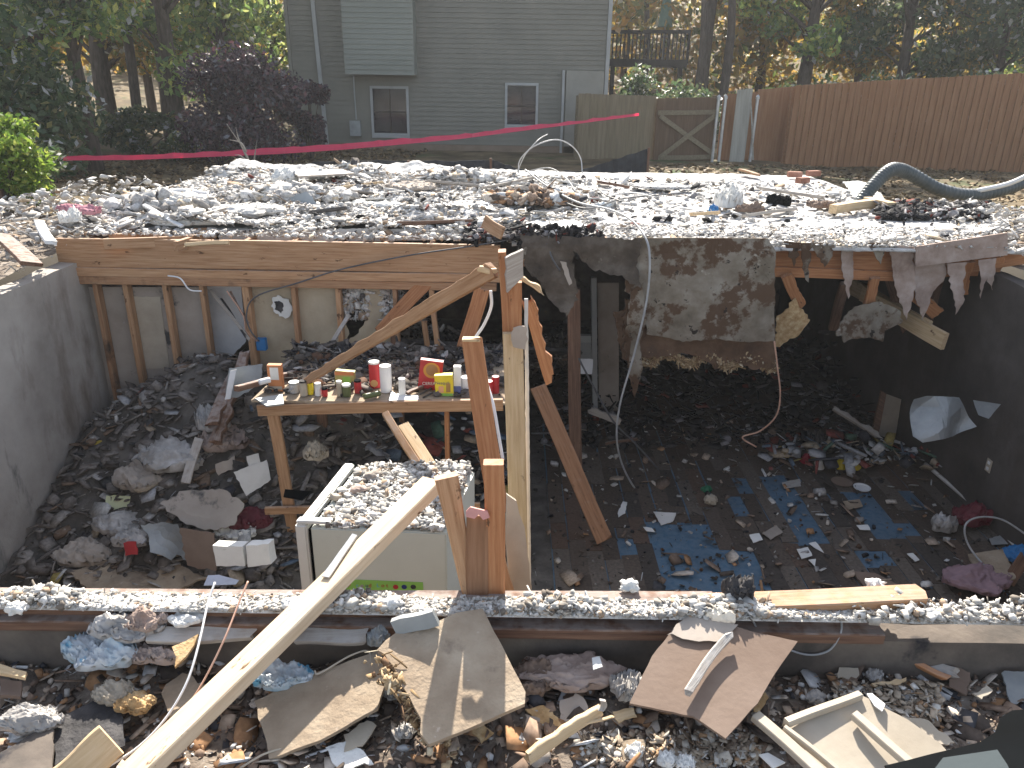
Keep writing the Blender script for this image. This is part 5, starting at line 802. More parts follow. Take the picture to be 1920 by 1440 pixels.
# ================================================================== cables on the deck
def cab(pts, r, m, lb): return tube('deck_cable', [G(a, b_, z) for a, b_, z in pts], r, m, lb, 'cable', n=12)
cab([(972, 325, 0.39), (975, 300, 0.56), (1000, 275, 0.74), (1040, 262, 0.82), (1070, 272, 0.74), (1088, 295, 0.56), (1092, 325, 0.36)], .008, cablem, 'large grey cable arch standing up at the back of the deck')
cab([(970, 322, 0.39), (985, 290, 0.64), (1010, 262, 0.82), (1026, 252, 0.84)], .007, cablem, 'free cable end curling up beside the large arch')
cab([(985, 322, 0.39), (1030, 315, 0.49), (1062, 335, 0.44), (1080, 360, 0.34)], .007, cablem, 'small cable arch in front of the large arch')
cab([(1000, 325, 0.36), (1050, 360, 0.34), (1110, 372, 0.32), (1180, 362, 0.32), (1230, 370, 0.32)], .007, cablem, 'slack cable snaking right across the deck dust')
cab([(1000, 345, 0.34), (1090, 390, 0.32), (1170, 372, 0.32), (1280, 362, 0.32)], .008, cabled, 'dark cable lying across the deck dust')
cab([(1110, 340, 0.36), (1130, 362, 0.34), (1165, 378, 0.32)], .007, cabled, 'thin dark cable between the grey ones')

# ================================================================== FOREGROUND
def fg(st): return st.uniform(-2.1, 2.3), 1.0 + .98 * st.rand()
rubble('ground_debris', 11000, lambda st: (lambda x, y: (x, y, hz(x, y) + .004))(*fg(st)), .002, .014, chips_b, .5, .2, 'brown crumbs and splinters covering the near ground', 'debris', seed=131, power=2.2)
rubble('ground_debris', 2600, lambda st: (lambda x, y: (x, y, hz(x, y) + .006))(*fg(st)), .006, .034, chips_b, .86, .12, 'larger torn scraps scattered on the near ground', 'debris', seed=132, power=1.8)
rubble('ground_debris', 700, lambda st: (lambda x, y: (x, y, hz(x, y) + .012))(*fg(st)), .003, .012, chips_s, .7, .15, 'pale chips scattered on the near ground', 'debris', seed=133)
rubble('ground_debris', 900, lambda st: (lambda q: (q.x, q.y, q.z + .03 * st.rand()))(G(st.uniform(1560, 1760), st.uniform(1290, 1360), -.22)), .003, .013, chips_t, .8, .15, 'pale crumbs behind the cream tray', 'debris', seed=134)
rubble('ground_debris', 1200, lambda st: (lambda q: (q.x, q.y, q.z + .02 * st.rand()))(G(st.uniform(1080, 1420), st.uniform(1380, 1440), -.23)), .003, .014, chips_t, .8, .15, 'tan crumbs below the brown hardboard', 'debris', seed=135)
pb = slab('particleboard', [(855, 1152), (905, 1144), (985, 1300), (984, 1322), (880, 1368), (800, 1400), (775, 1330), (735, 1245), (705, 1218), (745, 1192), (812, 1172)], [(870, 1148, .01), (985, 1315, -.07), (800, 1398, -.10)], .016, osb, 'large torn particleboard panel leaning on the sill in the centre foreground', 'board', jag=.014, jagset=(5, 6, 7, 8, 9))
rubble('torn_fibres', 260, lambda st: (lambda f: (lambda q: (q.x, q.y, q.z))(G(722 + 80 * f + st.normal(0, 12), 1222 + 172 * f + st.normal(0, 12), -.02 - .075 * f)))(st.rand()), .003, .013, bpy.data.materials['fibre_tufts'], .6, .3, None, None, seed=136, tilt=2, parent=pb, kind='stuff')
slab('brown_board', [(478, 1318), (596, 1262), (716, 1218), (722, 1290), (708, 1330), (600, 1390), (505, 1426), (500, 1395)], [(480, 1318, -.17), (716, 1220, -.10), (505, 1425, -.19)], .012, osb, 'dusty brown panel lying left of the torn particleboard', 'board', jag=.004)
hb = slab('hardboard', [(1281, 1156), (1330, 1158), (1400, 1183), (1495, 1204), (1450, 1268), (1420, 1320), (1360, 1386), (1300, 1345), (1180, 1320), (1222, 1232)], [(1281, 1158, -.01), (1495, 1204, -.03), (1360, 1386, -.12)], .01, mdf, 'big square brown hardboard tipped on the rubble right of centre', 'board', jag=.006, jagset=(0, 1))
plank('stick', G(1284, 1300, -.06), G(1372, 1184, .005), .024, .018, wood_g, (1, .4, 0), label='pale stick lying across the brown hardboard', cat='stick', jag=(.01, .02))
slab('torn_face', [(1250, 1190), (1283, 1160), (1330, 1160), (1385, 1172), (1350, 1205), (1300, 1200)], [(1283, 1160, -.002), (1385, 1172, -.007), (1300, 1200, -.022)], .003, drygrey, None, None, parent=hb, jag=.006, sub=.015)
crumple('yellowish_foam', G(1352, 1152, .0), (.055, .035, .03), solid('cream_foam', (.78, .70, .58), .95), 'cream foam chunk on the top edge of the brown hardboard', 'foam', .25, 1.4)
ct = empty('cream_tray', 'dusty cream moulded tray with raised ribs at the bottom right', 'tray', G(1600, 1400, -.2))
tp_ = [(1460, 1352, -.14), (1670, 1318, -.14), (1600, 1460, -.19)]
slab('base', [(1466, 1356), (1540, 1326), (1606, 1302), (1640, 1318), (1700, 1352), (1760, 1395), (1800, 1440), (1790, 1480), (1560, 1480)], tp_, .012, cream, None, None, parent=ct, jag=.004)
for i, (a, b_, w_) in enumerate((((1416, 1342), (1560, 1470), .035), ((1600, 1340), (1740, 1462), .028), ((1474, 1356), (1612, 1303), .022), ((1470, 1365), (1570, 1445), .016))):
    plank('rib', G(*a, -.12 if i < 3 else -.125), G(*b_, -.15 if i != 2 else -.12), w_, .022, cream, (1, .5, 0), parent=ct, warp=.001)
flat('white_rag', [(1626, 1298), (1636, 1296), (1662, 1318), (1655, 1332), (1640, 1322)], -.12, .004, white, 'white plastic shard on the far corner of the cream tray', 'plastic', jag=.003, bend=.02)
flat('white_scrap', [(1425, 1418), (1440, 1412), (1472, 1430), (1448, 1442)], -.18, .004, paper, 'white scrap left of the cream tray', 'scrap', jag=.004)
for i, (q1, q2, w_, m_, lb) in enumerate((((278, 1192), (480, 1185), .055, wood_g, 'dusty board lying along the sill on the left'), ((552, 1196), (694, 1190), .05, wood_g, 'broken dusty board lying below the sill in front of the fridge'), ((1005, 1222), (985, 1240), .03, wood_d, 'brown chip at the left of the mauve insulation'), ((1660, 1212), (1795, 1262), .035, wood_g, 'dusty timber lying right of the hardboard'), ((1662, 1228), (1780, 1268), .02, wood_o, 'orange timber under the dusty one'))):
    plank('board', G(*q1, -.07 if i < 2 else -.19), G(*q2, -.07 if i < 2 else -.19), w_, .018, m_, wd=(.0, 1, .35), label=lb, cat='board', jag=(.01, .015), warp=.006)
up('grey_block', [(733, 1162), (812, 1143), (824, 1170), (745, 1188)], 1.9, .03, gsheet, 'grey wet board propped on the sill left of the particleboard', 'board', .3, jag=.003)
plank('split_timber', G(985, 1425, -.19), G(1130, 1326, -.14), .03, .022, wood_l, (1, 1, 1), label='split bright timber with splinters in the centre foreground', cat='timber', jag=(.03, .03), wavy=.012, seg=24); plank('splinter', G(1060, 1372, -.16), G(1155, 1338, -.15), .008, .006, wood_l, label='long bright splinter beside the split timber', cat='splinter', jag=(.02, .02))
plank('bracket_stick', G(1128, 1332, -.13), G(1132, 1312, -.10), .018, .014, wood_g, label='short peg at the end of the split timber', cat='peg')
ins = empty('insulation', 'mauve crumpled insulation in front of the sill right of the particleboard', 'insulation', G(1080, 1270, -.17))
crumple('batt', G(1072, 1262, -.16), (.15, .07, .035), insul, None, None, .45, 1.8, parent=ins); crumple('batt', G(1000, 1275, -.17), (.07, .06, .045), mdf, None, None, .5, 2, parent=ins); crumple('tuft', G(1180, 1290, -.15), (.055, .05, .04), clearbag, None, None, .7, 2.5, parent=ins); crumple('tuft', G(1212, 1300, -.17), (.05, .035, .025), clearbag, None, None, .6, 2.5, parent=ins)
flat('white_tag', [(1110, 1234), (1124, 1231), (1130, 1250), (1112, 1256)], -.09, .003, paper, 'white tag on the mauve insulation', 'tag')
bg = empty('plastic_bag', 'blue and white crumpled plastic bag on the left foreground', 'bag', G(210, 1220, -.1))
crumple('bag_body', G(190, 1222, -.12), (.11, .07, .045), lightblue, None, None, .6, 2.2, parent=bg); crumple('bag_wrap', G(240, 1180, -.06), (.12, .05, .035), clearbag, None, None, .6, 2.4, parent=bg); crumple('bag_wrap', G(290, 1222, -.12), (.08, .05, .035), insul, None, None, .6, 2.2, parent=bg)
crumple('plastic_bag', G(525, 1268, -.14), (.095, .05, .03), lightblue, 'blue and white bag tucked under the brown panel', 'bag', .6, 2.4)
crumple('blue_rag', G(708, 1196, -.06), (.035, .03, .03), gsheet, 'blue grey rag between the dusty board and the particleboard', 'rag', .6)
crumple('foam_lump', G(350, 1160, -.03), (.055, .03, .02), foam, 'smooth white lump on the sill front left of the long timber', 'foam', .25, 1.3)
crumple('foam_lump', G(270, 1165, -.03), (.06, .04, .03), insul, 'dusty grey lump on the sill above the blue and white bag', 'foam', .4, 2)
crumple('fluffy_insulation', G(215, 1300, -.17), (.06, .045, .022), cream, 'cream fluffy tuft on the left foreground', 'insulation', .7, 3); crumple('fluffy_insulation', G(255, 1320, -.17), (.05, .04, .022), fibre, 'tan fluffy tuft right of the cream one', 'insulation', .5, 2.5)
crumple('carton', G(55, 1350, -.16), (.09, .05, .03), clearbag, 'ridged grey container at the left edge of the foreground', 'container', .35, 3)
flat('light_splinter', [(0, 1246), (52, 1262), (48, 1272), (0, 1262)], -.12, .012, wood_l, 'bright splintered board at the far left edge', 'board', jag=.006)
flat('dark_board', [(0, 1275), (42, 1280), (40, 1308), (0, 1306)], -.17, .012, mdf, 'brown board under the bright splintered board', 'board', jag=.004)
flat('wet_board', [(0, 1415), (100, 1356), (100, 1450), (0, 1460)], -.17, .012, concrete_d, 'dark board at the bottom left corner', 'board', jag=.003)
flat('wet_board', [(102, 1355), (225, 1290), (235, 1400), (105, 1450)], -.19, .01, char, 'sooty board beside the dark corner board', 'board', jag=.005)
flat('torn_board', [(300, 1300), (345, 1262), (390, 1290), (370, 1340), (315, 1345)], -.18, .01, osb, 'round edged brown scrap under the wires', 'board', jag=.01)
flat('bark_board', [(325, 1218), (372, 1190), (352, 1232), (330, 1252)], -.06, .01, fibre, 'splintered orange board scrap in front of the left dusty board', 'board', jag=.01, dz=.3)
tube('white_wire', [G(403, 1092, .08), G(390, 1130, .05), G(372, 1210, .0), G(350, 1280, -.05), G(312, 1345, -.10), G(260, 1400, -.14), G(190, 1445, -.16)], .0035, white, 'white wire sweeping down the left foreground', 'wire')
tube('copper_wire', [G(465, 1090, .08), G(448, 1130, .05), G(420, 1200, .0), G(380, 1280, -.07), G(330, 1360, -.12), G(290, 1450, -.15)], .003, copper, 'copper toned wire beside the white one', 'wire')
tube('thin_cable', [G(1400, 1140, -.0), G(1430, 1190, -.08), G(1500, 1225, -.14), G(1550, 1222, -.13), G(1575, 1190, -.06), G(1576, 1160, -.03), G(1562, 1142, .0)], .0035, cablem, 'grey cable loop hanging below the right sill board', 'cable')
tube('thin_root', [G(690, 1345, -.17), G(688, 1290, -.13), G(694, 1225, -.10), G(660, 1228, -.10), G(600, 1262, -.12), G(590, 1258, -.12)], .003, cream, 'tan cord lying across the brown panel', 'cord')
tube('thin_root', [G(450, 1440, -.2), G(500, 1412, -.18), G(560, 1398, -.18)], .003, cream, 'tan root at the foot of the brown panel', 'root')
for i, (o_, m_, lb) in enumerate((([(985, 1330), (1020, 1320), (1045, 1345), (1055, 1365), (1010, 1360)], fibre, 'frayed orange board scrap right of the particleboard'), ([(1050, 1315), (1080, 1300), (1105, 1325), (1110, 1350), (1070, 1365), (1052, 1345)], drygrey, 'curled grey plaster scrap above the split timber'), ([(985, 1340), (1012, 1348), (1015, 1385), (990, 1380)], drygrey, 'narrow grey scrap left of the split timber'), ([(1500, 1150), (1480, 1180), (1540, 1190), (1530, 1150)], char, 'sooty flap below the sill behind the cable loop'), ([(1508, 1196), (1528, 1195), (1534, 1235), (1510, 1232)], osb, 'small tan board standing inside the cable loop'), ([(1410, 1335), (1432, 1300), (1440, 1310), (1422, 1340)], fibre, 'orange splintered scrap between the hardboard and the tray'), ([(1634, 1282), (1700, 1272), (1698, 1278), (1640, 1288)], wood_l, 'bright chip near the dusty timber'), ([(1825, 1300), (1850, 1285), (1858, 1295), (1840, 1312)], cream, 'curled tan scrap at the right of the foreground'), ([(1575, 1250), (1610, 1252), (1605, 1274), (1572, 1268)], cream, 'tan stone like board behind the tray'), ([(645, 1380), (690, 1350), (705, 1360), (680, 1400), (650, 1410)], cream, 'splintered pale wood left of the particleboard foot'), ([(610, 1400), (660, 1385), (700, 1430), (630, 1440)], foam, 'cream torn insulation at the bottom below the brown panel'), ([(1165, 1390), (1210, 1385), (1205, 1420), (1170, 1425)], osb, 'square tan scrap on the crumbs below the insulation'), ([(1150, 1340), (1185, 1330), (1195, 1345), (1160, 1356)], wood_l, 'tan wood end right of the split timber'), ([(880, 1360), (905, 1352), (925, 1372), (900, 1395)], fibre, 'curled rust brown scrap right of the particleboard foot'), ([(1690, 1345), (1740, 1352), (1790, 1395), (1760, 1400), (1700, 1370)], cream, 'fluffy cream scrap at the right of the tray'), ([(1860, 1195), (1880, 1190), (1905, 1240), (1888, 1245)], wood_g, 'curved grey strip near the right edge'), ([(1790, 1250), (1822, 1262), (1815, 1300), (1782, 1285)], mdf, 'round brown scrap right of the dusty timber'), ([(1880, 1262), (1925, 1255), (1925, 1310), (1900, 1318)], gsheet, 'grey pad at the right edge of the foreground'))):
    flat('torn_scrap', o_, -.19, .006, m_, lb, 'scrap', dz=.25, jag=.006, sub=.012, bend=.02)
for i, (px, py, lb) in enumerate(((1190, 1410, 'white fluff tuft below the mauve insulation'), (1250, 1425, 'long white fluff tuft in the bottom centre'), (1285, 1432, 'second long white fluff tuft in the bottom centre'), (1530, 1310, 'grey fluff behind the cream tray'), (1640, 1268, 'lilac white fluff behind the tray'), (330, 1405, 'white fluff right of the bottom timber end'), (735, 1300, 'grey white fluff against the torn panel edge'), (760, 1372, 'pale fluff at the foot of the particleboard'))):
    crumple('fluff_tuft', G(px, py, -.2), (.028, .024, .018), foam if i < 3 else clearbag, lb, 'fluff', .8, 3, sub=4)

# ---- the excavator's own window ledge in the corner
ex = empty('excavator_cab', 'black rubber edged window ledge of the excavator cab in the bottom right corner', 'cab ledge', P(1850, 1440, .50))
a_ = slabV('ledge', [(1690, 1470), (1660, 1442), (1840, 1398), (1868, 1380), (1878, 1352), (1900, 1338), (1960, 1334), (1960, 1500), (1700, 1500)], [P(1700, 1440, .50), P(1920, 1380, .50), P(1840, 1340, .56)], .006, black, parent=ex, sub=.02)
slabV('panel', [(1742, 1462), (1770, 1425), (1872, 1410), (1905, 1470), (1900, 1500), (1745, 1500)], [v + ray(1800, 1400) * -.012 for v in (P(1700, 1440, .50), P(1920, 1380, .50), P(1840, 1340, .56))], .004, dash, parent=ex, sub=.03)

# ================================================================== BACKGROUND
HY = 20.0
hs = empty('neighbor_house', 'grey sided house with two small basement windows behind the lot', 'house', (P(860, 300, HY).x, HY, -.3))
hx0, hx1 = P(548, 150, HY).x, P(1137, 150, HY).x
def lap(name, x0, x1, y, z0, z1, mat, par, lapz=.11, holes_=()):
    V = []; Fc = []; z = z0; xs = sorted([x0, x1] + [h_[0] for h_ in holes_] + [h_[1] for h_ in holes_])
    while z < z1 - .001:
        t = min(z + lapz, z1)
        for i in range(len(xs) - 1):
            xm = (xs[i] + xs[i + 1]) / 2; zm = (z + t) / 2
            if any(h_[0] < xm < h_[1] and h_[2] < zm < h_[3] for h_ in holes_): continue
            k = len(V); V += [(xs[i], y - .022, z), (xs[i + 1], y - .022, z), (xs[i + 1], y - .003, t), (xs[i], y - .003, t), (xs[i], y - .003, z), (xs[i + 1], y - .003, z)]; Fc += [(k, k + 1, k + 2, k + 3), (k + 4, k + 5, k + 1, k)]
        z = t
    return meshobj(name, V, Fc, mat, par)
wins = []
for (x0, y0, x1, y1) in ((702, 166, 762, 254), (950, 160, 1006, 238)):
    a, b_ = P(x0, y1, HY), P(x1, y0, HY); wins.append((a.x, b_.x, a.z, b_.z))
lap('siding', hx0, hx1, HY, -.5, 5.2, siding, hs, holes_=wins)
box('wall', ((hx0 + hx1) / 2, HY + 4.8, 2.3), (hx1 - hx0 - .05, 8.8, 5.7), siding, parent=hs, bev=0)
for (a, b_, c, d) in wins:
    fr_ = box('window', ((a + b_) / 2, HY + .02, c + .03), (b_ - a + .02, .06, .06), trimw, parent=hs)
    for (x, z, w_, h_) in ((a - .02, (c + d) / 2, .06, d - c + .1), (b_ + .02, (c + d) / 2, .06, d - c + .1), ((a + b_) / 2, d + .02, b_ - a + .1, .06), ((a + b_) / 2, c - .02, b_ - a + .1, .06)): box('frame', (x, HY - .035, z), (w_, .04 + .004 * (w_ > .1), h_), trimw, parent=fr_)
    box('pane', ((a + b_) / 2, HY + .05, (c + d) / 2), (b_ - a, .01, d - c), glassm, parent=fr_, bev=0); box('mullion', ((a + b_) / 2, HY + .03, (c + d) / 2), (b_ - a, .02, .035), concrete_r, parent=fr_); box('mullion', ((a + b_) / 2, HY + .028, (c + d) / 2), (.02, .016, d - c), concrete_r, parent=fr_)
bx_ = (P(645, 100, HY - .6).x, P(776, 100, HY - .6).x, P(700, 140, HY - .6).z)
bo = lap('bump_out', bx_[0], bx_[1], HY - .6, bx_[2], 5.0, M('pale_green_siding', [(.19, .205, .18), (.21, .225, .20), (.225, .24, .215)], 1.2, (1, 1, 1), .7, .08, 12, None, None, .02), hs)
box('bump_out_side', ((bx_[0] + bx_[1]) / 2, HY - .29, (bx_[2] + 5) / 2), (bx_[1] - bx_[0] - .01, .56, 5 - bx_[2] - .01), bpy.data.materials['pale_green_siding'], parent=hs, bev=0)
box('corner_board', (hx1, HY - .02, 2.3), (.09, .08, 5.6), trimw, parent=hs); box('corner_board', (hx0, HY - .02, 2.3), (.08, .08, 5.6), siding, parent=hs)
q0, q1 = P(588, 0, HY - .08), P(615, 290, HY - .08); plank('downspout', (q0.x - .05, HY - .1, 4.5), (q1.x, HY - .1, -.3), .09, .07, trimw, parent=hs)
q0 = P(1057, 132, HY - .06); plank('downspout', (q0.x, HY - .08, q0.z), (q0.x, HY - .08, -.4), .06, .05, trimw, parent=hs)
q1 = P(1132, 132, HY); box('lower_panel', ((q0.x + q1.x) / 2 + .04, HY - .055, (q0.z - .4) / 2), (q1.x - q0.x - .06, .05, q0.z + .4), M('beige_render', [(.20, .20, .175), (.24, .235, .21), (.27, .26, .23)], 2), parent=hs, bev=0)
box('foundation', ((hx0 + hx1) / 2, HY - .05, -.32), (hx1 - hx0, .06, .5), M('brown_render', [(.16, .12, .085), (.20, .15, .11), (.23, .18, .14)], 2), parent=hs, bev=0)
q = P(668, 240, HY); mb = box('meter_box', (q.x, HY - .1, q.z), (.26, .14, .36), gsheet, parent=hs); plank('conduit', (q.x + .02, HY - .06, q.z + .2), (q.x + .02, HY - .06, q.z + 1.2), .03, .03, gsheet, parent=mb)
V = [(hx0 - .3, HY - .4, 5.15), (hx1 + .3, HY - .4, 5.15), (hx1 + .3, HY + 9.6, 5.15), (hx0 - .3, HY + 9.6, 5.15), (hx0 + 2.5, HY + 4.6, 6.6), (hx1 - 2.5, HY + 4.6, 6.6)]
meshobj('roof', V, [(0, 1, 5, 4), (1, 2, 5), (2, 3, 4, 5), (3, 0, 4), (3, 2, 1, 0)], char, hs)

# ---- fences
def fence(name, x0, x1, y, ytop0, ytop1, mat, label, cat='fence', rails=True, zb=-.35, y2=None, slope=0):
    a, b_ = P(x0, ytop0, y), P(x1, ytop1, y2 or y); o = empty(name, label, cat, ((a.x + b_.x) / 2, (a.y + b_.y) / 2, zb)); n = max(2, int((b_ - a).length / .14)); V = []; Fc = []
    for i in range(n):
        f0, f1 = (i + .006) / n, (i + .994) / n; A_, B_ = a.lerp(b_, f0), a.lerp(b_, f1); dz = rnd.uniform(-.006, .006); k = len(V); dy = rnd.uniform(-.0012, .0012)
        t0, t1 = A_.z + dz, B_.z + dz; c = .012; pts = [(A_.x, zb), (B_.x, zb), (B_.x, t1 - c), (B_.x - c, t1), (A_.x + c, t0), (A_.x, t0 - c)]
        for (x, z) in pts: V.append((x, A_.y + dy, z))
        for (x, z) in pts: V.append((x, A_.y + dy + .02, z))
        Fc += [tuple(range(k, k + 6)), tuple(range(k + 11, k + 5, -1))] + [(k + j, k + 6 + j, k + 6 + (j + 1) % 6, k + (j + 1) % 6) for j in range(6)]
    meshobj('picket_panel', V, Fc, mat, o)
    if rails:
        for fz in (.25, .75): plank('rail', a.lerp(Vector((a.x, a.y, zb)), fz) + Vector((0, .06, 0)), b_.lerp(Vector((b_.x, b_.y, zb)), fz) + Vector((0, .06, 0)), .09, .04, mat, (0, 0, 1), parent=o, seg=2)
        k = 0
        while k <= 1.0001: q = a.lerp(b_, k); plank('post', (q.x, q.y + .12, zb), (q.x, q.y + .12, q.z - .05), .09, .09, mat, parent=o, seg=2); k += 1 / max(1, round((b_ - a).length / 2.4))
    return o
fence('wooden_fence', 1085, 1231, 18.6, 175, 180, fencel, 'weathered tan wooden fence between the grey house and the gate')
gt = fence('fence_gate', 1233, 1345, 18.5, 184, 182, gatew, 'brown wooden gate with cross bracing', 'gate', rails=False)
def gpk(a, b_, w_, nm): plank(nm, P(*a, 18.45), P(*b_, 18.45), w_, .04, fencel, (0, 0, 1) if abs(a[1] - b_[1]) < 20 else (1, 0, 0), parent=gt, seg=2)
gpk((1234, 212), (1344, 210), .10, 'rail'); gpk((1234, 296), (1344, 294), .10, 'rail')
plank('brace', P(1238, 218, 18.4), P(1342, 292, 18.4), .10, .03, fencel, (0, 0, 1), parent=gt, seg=2); plank('brace', P(1342, 216, 18.36), P(1238, 294, 18.36), .10, .03, fencel, (0, 0, 1), parent=gt, seg=2)
fence('wooden_fence', 1363, 1420, 18.6, 176, 174, fencew, 'short brown fence section right of the metal gate posts')
fence('wooden_fence', 1422, 1492, 18.6, 168, 162, fencew, 'narrow brown fence section left of the long right fence')
fence('wooden_fence', 1492, 2060, 18.0, 160, 129, fencew, 'long reddish brown wooden fence on the right', y2=17.0)
fence('pale_pickets', 1383, 1412, 18.2, 168, 166, fencep, 'pair of pale weathered pickets leaning on the fence', 'pickets', rails=False, zb=-.3)
for px, lb in ((1348, 'thick metal gate post nearest the brown gate'), (1361, 'thin metal post right of the thick gate post'), (1421, 'metal pole right of the pale pickets')):
    q = P(px, 182, 18.3); o = lathe('metal_post', (q.x, 18.3, -.35), [(.035, 0), (.035, q.z + .3), (.045, q.z + .31), (.045, q.z + .36), (.01, q.z + .4)], steel, None, lb, 'post', 12)
plank('thin_stake', P(1408, 190, 18.1), P(1412, 300, 18.1), .03, .03, fencep, label='thin tan stake in front of the pale pickets', cat='stake')

# ---- silt fence with stakes, blue strip
def strip(name, pts, mat, label, cat, par=None, thick=.006):
    V = []; n = len(pts)
    for (x, y0_, y1_, Y) in pts: a, b_ = P(x, y0_, Y), P(x, y1_, Y); V += [a[:], b_[:], (a.x, a.y + thick, a.z), (b_.x, b_.y + thick, b_.z)]
    Fc = [(4 * i, 4 * i + 4, 4 * i + 5, 4 * i + 1) for i in range(n - 1)] + [(4 * i + 2, 4 * i + 3, 4 * i + 7, 4 * i + 6) for i in range(n - 1)] + [(4 * i, 4 * i + 2, 4 * i + 6, 4 * i + 4) for i in range(n - 1)] + [(4 * i + 1, 4 * i + 5, 4 * i + 7, 4 * i + 3) for i in range(n - 1)]
    o = meshobj(name, V, Fc, mat, par); return setp(o, label, cat)
sf = empty('silt_fence', 'black fabric silt fence on wooden stakes behind the deck', 'silt fence', P(700, 330, 12.6))
def dense(pts, n=8): 
    out = []
    for i in range(len(pts) - 1):
        for k in range(n):
            f = k / n; a, b_ = pts[i], pts[i + 1]; w_ = .8 * math.sin((i * n + k) * 1.9) + rnd.uniform(-1, 1); out.append((a[0] + (b_[0] - a[0]) * f, a[1] + (b_[1] - a[1]) * f + w_, a[2] + (b_[2] - a[2]) * f, a[3] + (b_[3] - a[3]) * f + .02 * math.sin((i * n + k) * 2.3)))
    return out + [pts[-1]]
strip('fabric', dense([(108, 388, 412, 11.0), (250, 360, 392, 11.5), (380, 334, 375, 12), (520, 312, 360, 12.4), (640, 300, 350, 12.8), (780, 302, 350, 13), (925, 300, 350, 13), (985, 320, 350, 12.6), (1088, 320, 350, 13), (1150, 300, 340, 13.6), (1216, 278, 330, 14)]), silt, None, None, sf)
for (px, yt, Y) in ((120, 365, 11), (295, 340, 11.6), (461, 318, 12.2), (766, 300, 12.95), (920, 296, 12.95), (1216, 276, 13.95)): q = P(px, yt, Y); plank('stake', (q.x, q.y - .03, q.z), (q.x + .02, q.y - .03, -.35), .04, .035, wood_d, parent=sf, seg=2)
strip('blue_strip', dense([(125, 382, 386, 10.9), (180, 380, 384, 11.1)]), bluep, 'short blue strap at the left end of the silt fence', 'strap'); strip('blue_strip', dense([(415, 357, 362, 11.9), (450, 345, 349, 12.1), (500, 338, 342, 12.2)]), bluep, 'blue strap along the silt fence left of the house', 'strap'); strip('blue_strip', dense([(900, 329, 333, 12.5), (980, 326, 329, 12.6)]), bluep, 'blue strap on the silt fence in front of the house', 'strap')
plank('grey_stake', P(0, 355, 9.0), P(14, 425, 9.0), .05, .04, wood_d, label='dark stake at the left edge beside the bright shrub', cat='stake')
plank('pale_plank', P(722, 322, 12.6), P(805, 318, 12.6), .13, .03, wood_g, (0, 0, 1), label='grey plank lying before the silt fence under the left window', cat='plank')
# pink tape
pts = [(108, 292, 301, 12.5), (250, 291, 300, 13.1), (400, 284, 294, 13.8), (520, 277, 289, 14.4), (640, 270, 281, 15), (720, 263, 274, 15.4), (860, 252, 261, 16.1), (960, 240, 248, 16.6), (1100, 224, 230, 17.4), (1198, 212, 217, 18)]
strip('warning_tape', dense(pts, 8), tapem, 'long pink warning tape stretched across in front of the grey house', 'tape', thick=.003)
# drain pipe
dpts = [P(1610, 385, 9.2), P(1640, 345, 9.3), P(1672, 318, 9.4), P(1705, 325, 9.5), P(1760, 355, 9.6), P(1820, 366, 9.8), P(1880, 356, 10), P(1930, 338, 10.2)]
cp = catmull(dpts, 24); V, Fc = tubeg(cp, lambda f: .075 + .008 * math.sin(f * len(cp) * 2.2), 14); setp(meshobj('drain_pipe', V, Fc, pipem, None, True), 'black corrugated drain pipe snaking beside the right end of the deck', 'pipe')
tube('silver_pipe', [P(1832, 358, 9.8), P(1890, 345, 9.7), P(1935, 325, 9.6)], .03, white, 'pale pipe resting on the corrugated drain pipe', 'pipe')
# deck with railing behind
dk = empty('raised_deck', 'dark wooden deck with railing behind the fence', 'deck', P(1215, 170, 30)); a, b_ = P(1142, 60, 30), P(1292, 60, 30)
box('platform', ((a.x + b_.x) / 2, 31, P(1200, 118, 30).z), (b_.x - a.x, 2.4, .25), darkw, parent=dk); plank('hand_rail', (a.x, 29.9, a.z), (b_.x, 29.9, b_.z), .12, .08, darkw, (0, 0, 1), parent=dk, seg=2)
n = 20
for i in range(n + 1): x = a.x + (b_.x - a.x) * i / n; plank('baluster' if i % 5 else 'railing_post', (x, 29.9, P(1200, 118, 30).z), (x, 29.9, a.z + (.1 if i % 5 == 0 else 0)), .05 if i % 5 else .1, .04, darkw, parent=dk, seg=1)
for i in range(3): x = a.x + .2 + (b_.x - a.x - .4) * i / 2; plank('deck_post', (x, 30, P(1200, 118, 30).z), (x, 30, .2), .15, .15, darkw, parent=dk, seg=1)
pu = empty('patio_umbrella', 'closed green patio umbrella on the dark deck', 'umbrella', P(1247, 100, 30.6)); q = P(1247, 45, 30.6)
lathe('canopy', (q.x, q.y, q.z - .1), [(.28, 0), (.2, .5), (.10, 1.3), (.04, 1.6)], solid('faded_green_canvas', (.14, .22, .17), .9), pu, k=12); lathe('pole', (q.x, q.y, q.z - 1.5), [(.03, 0), (.03, 1.4)], steel, pu, k=8)

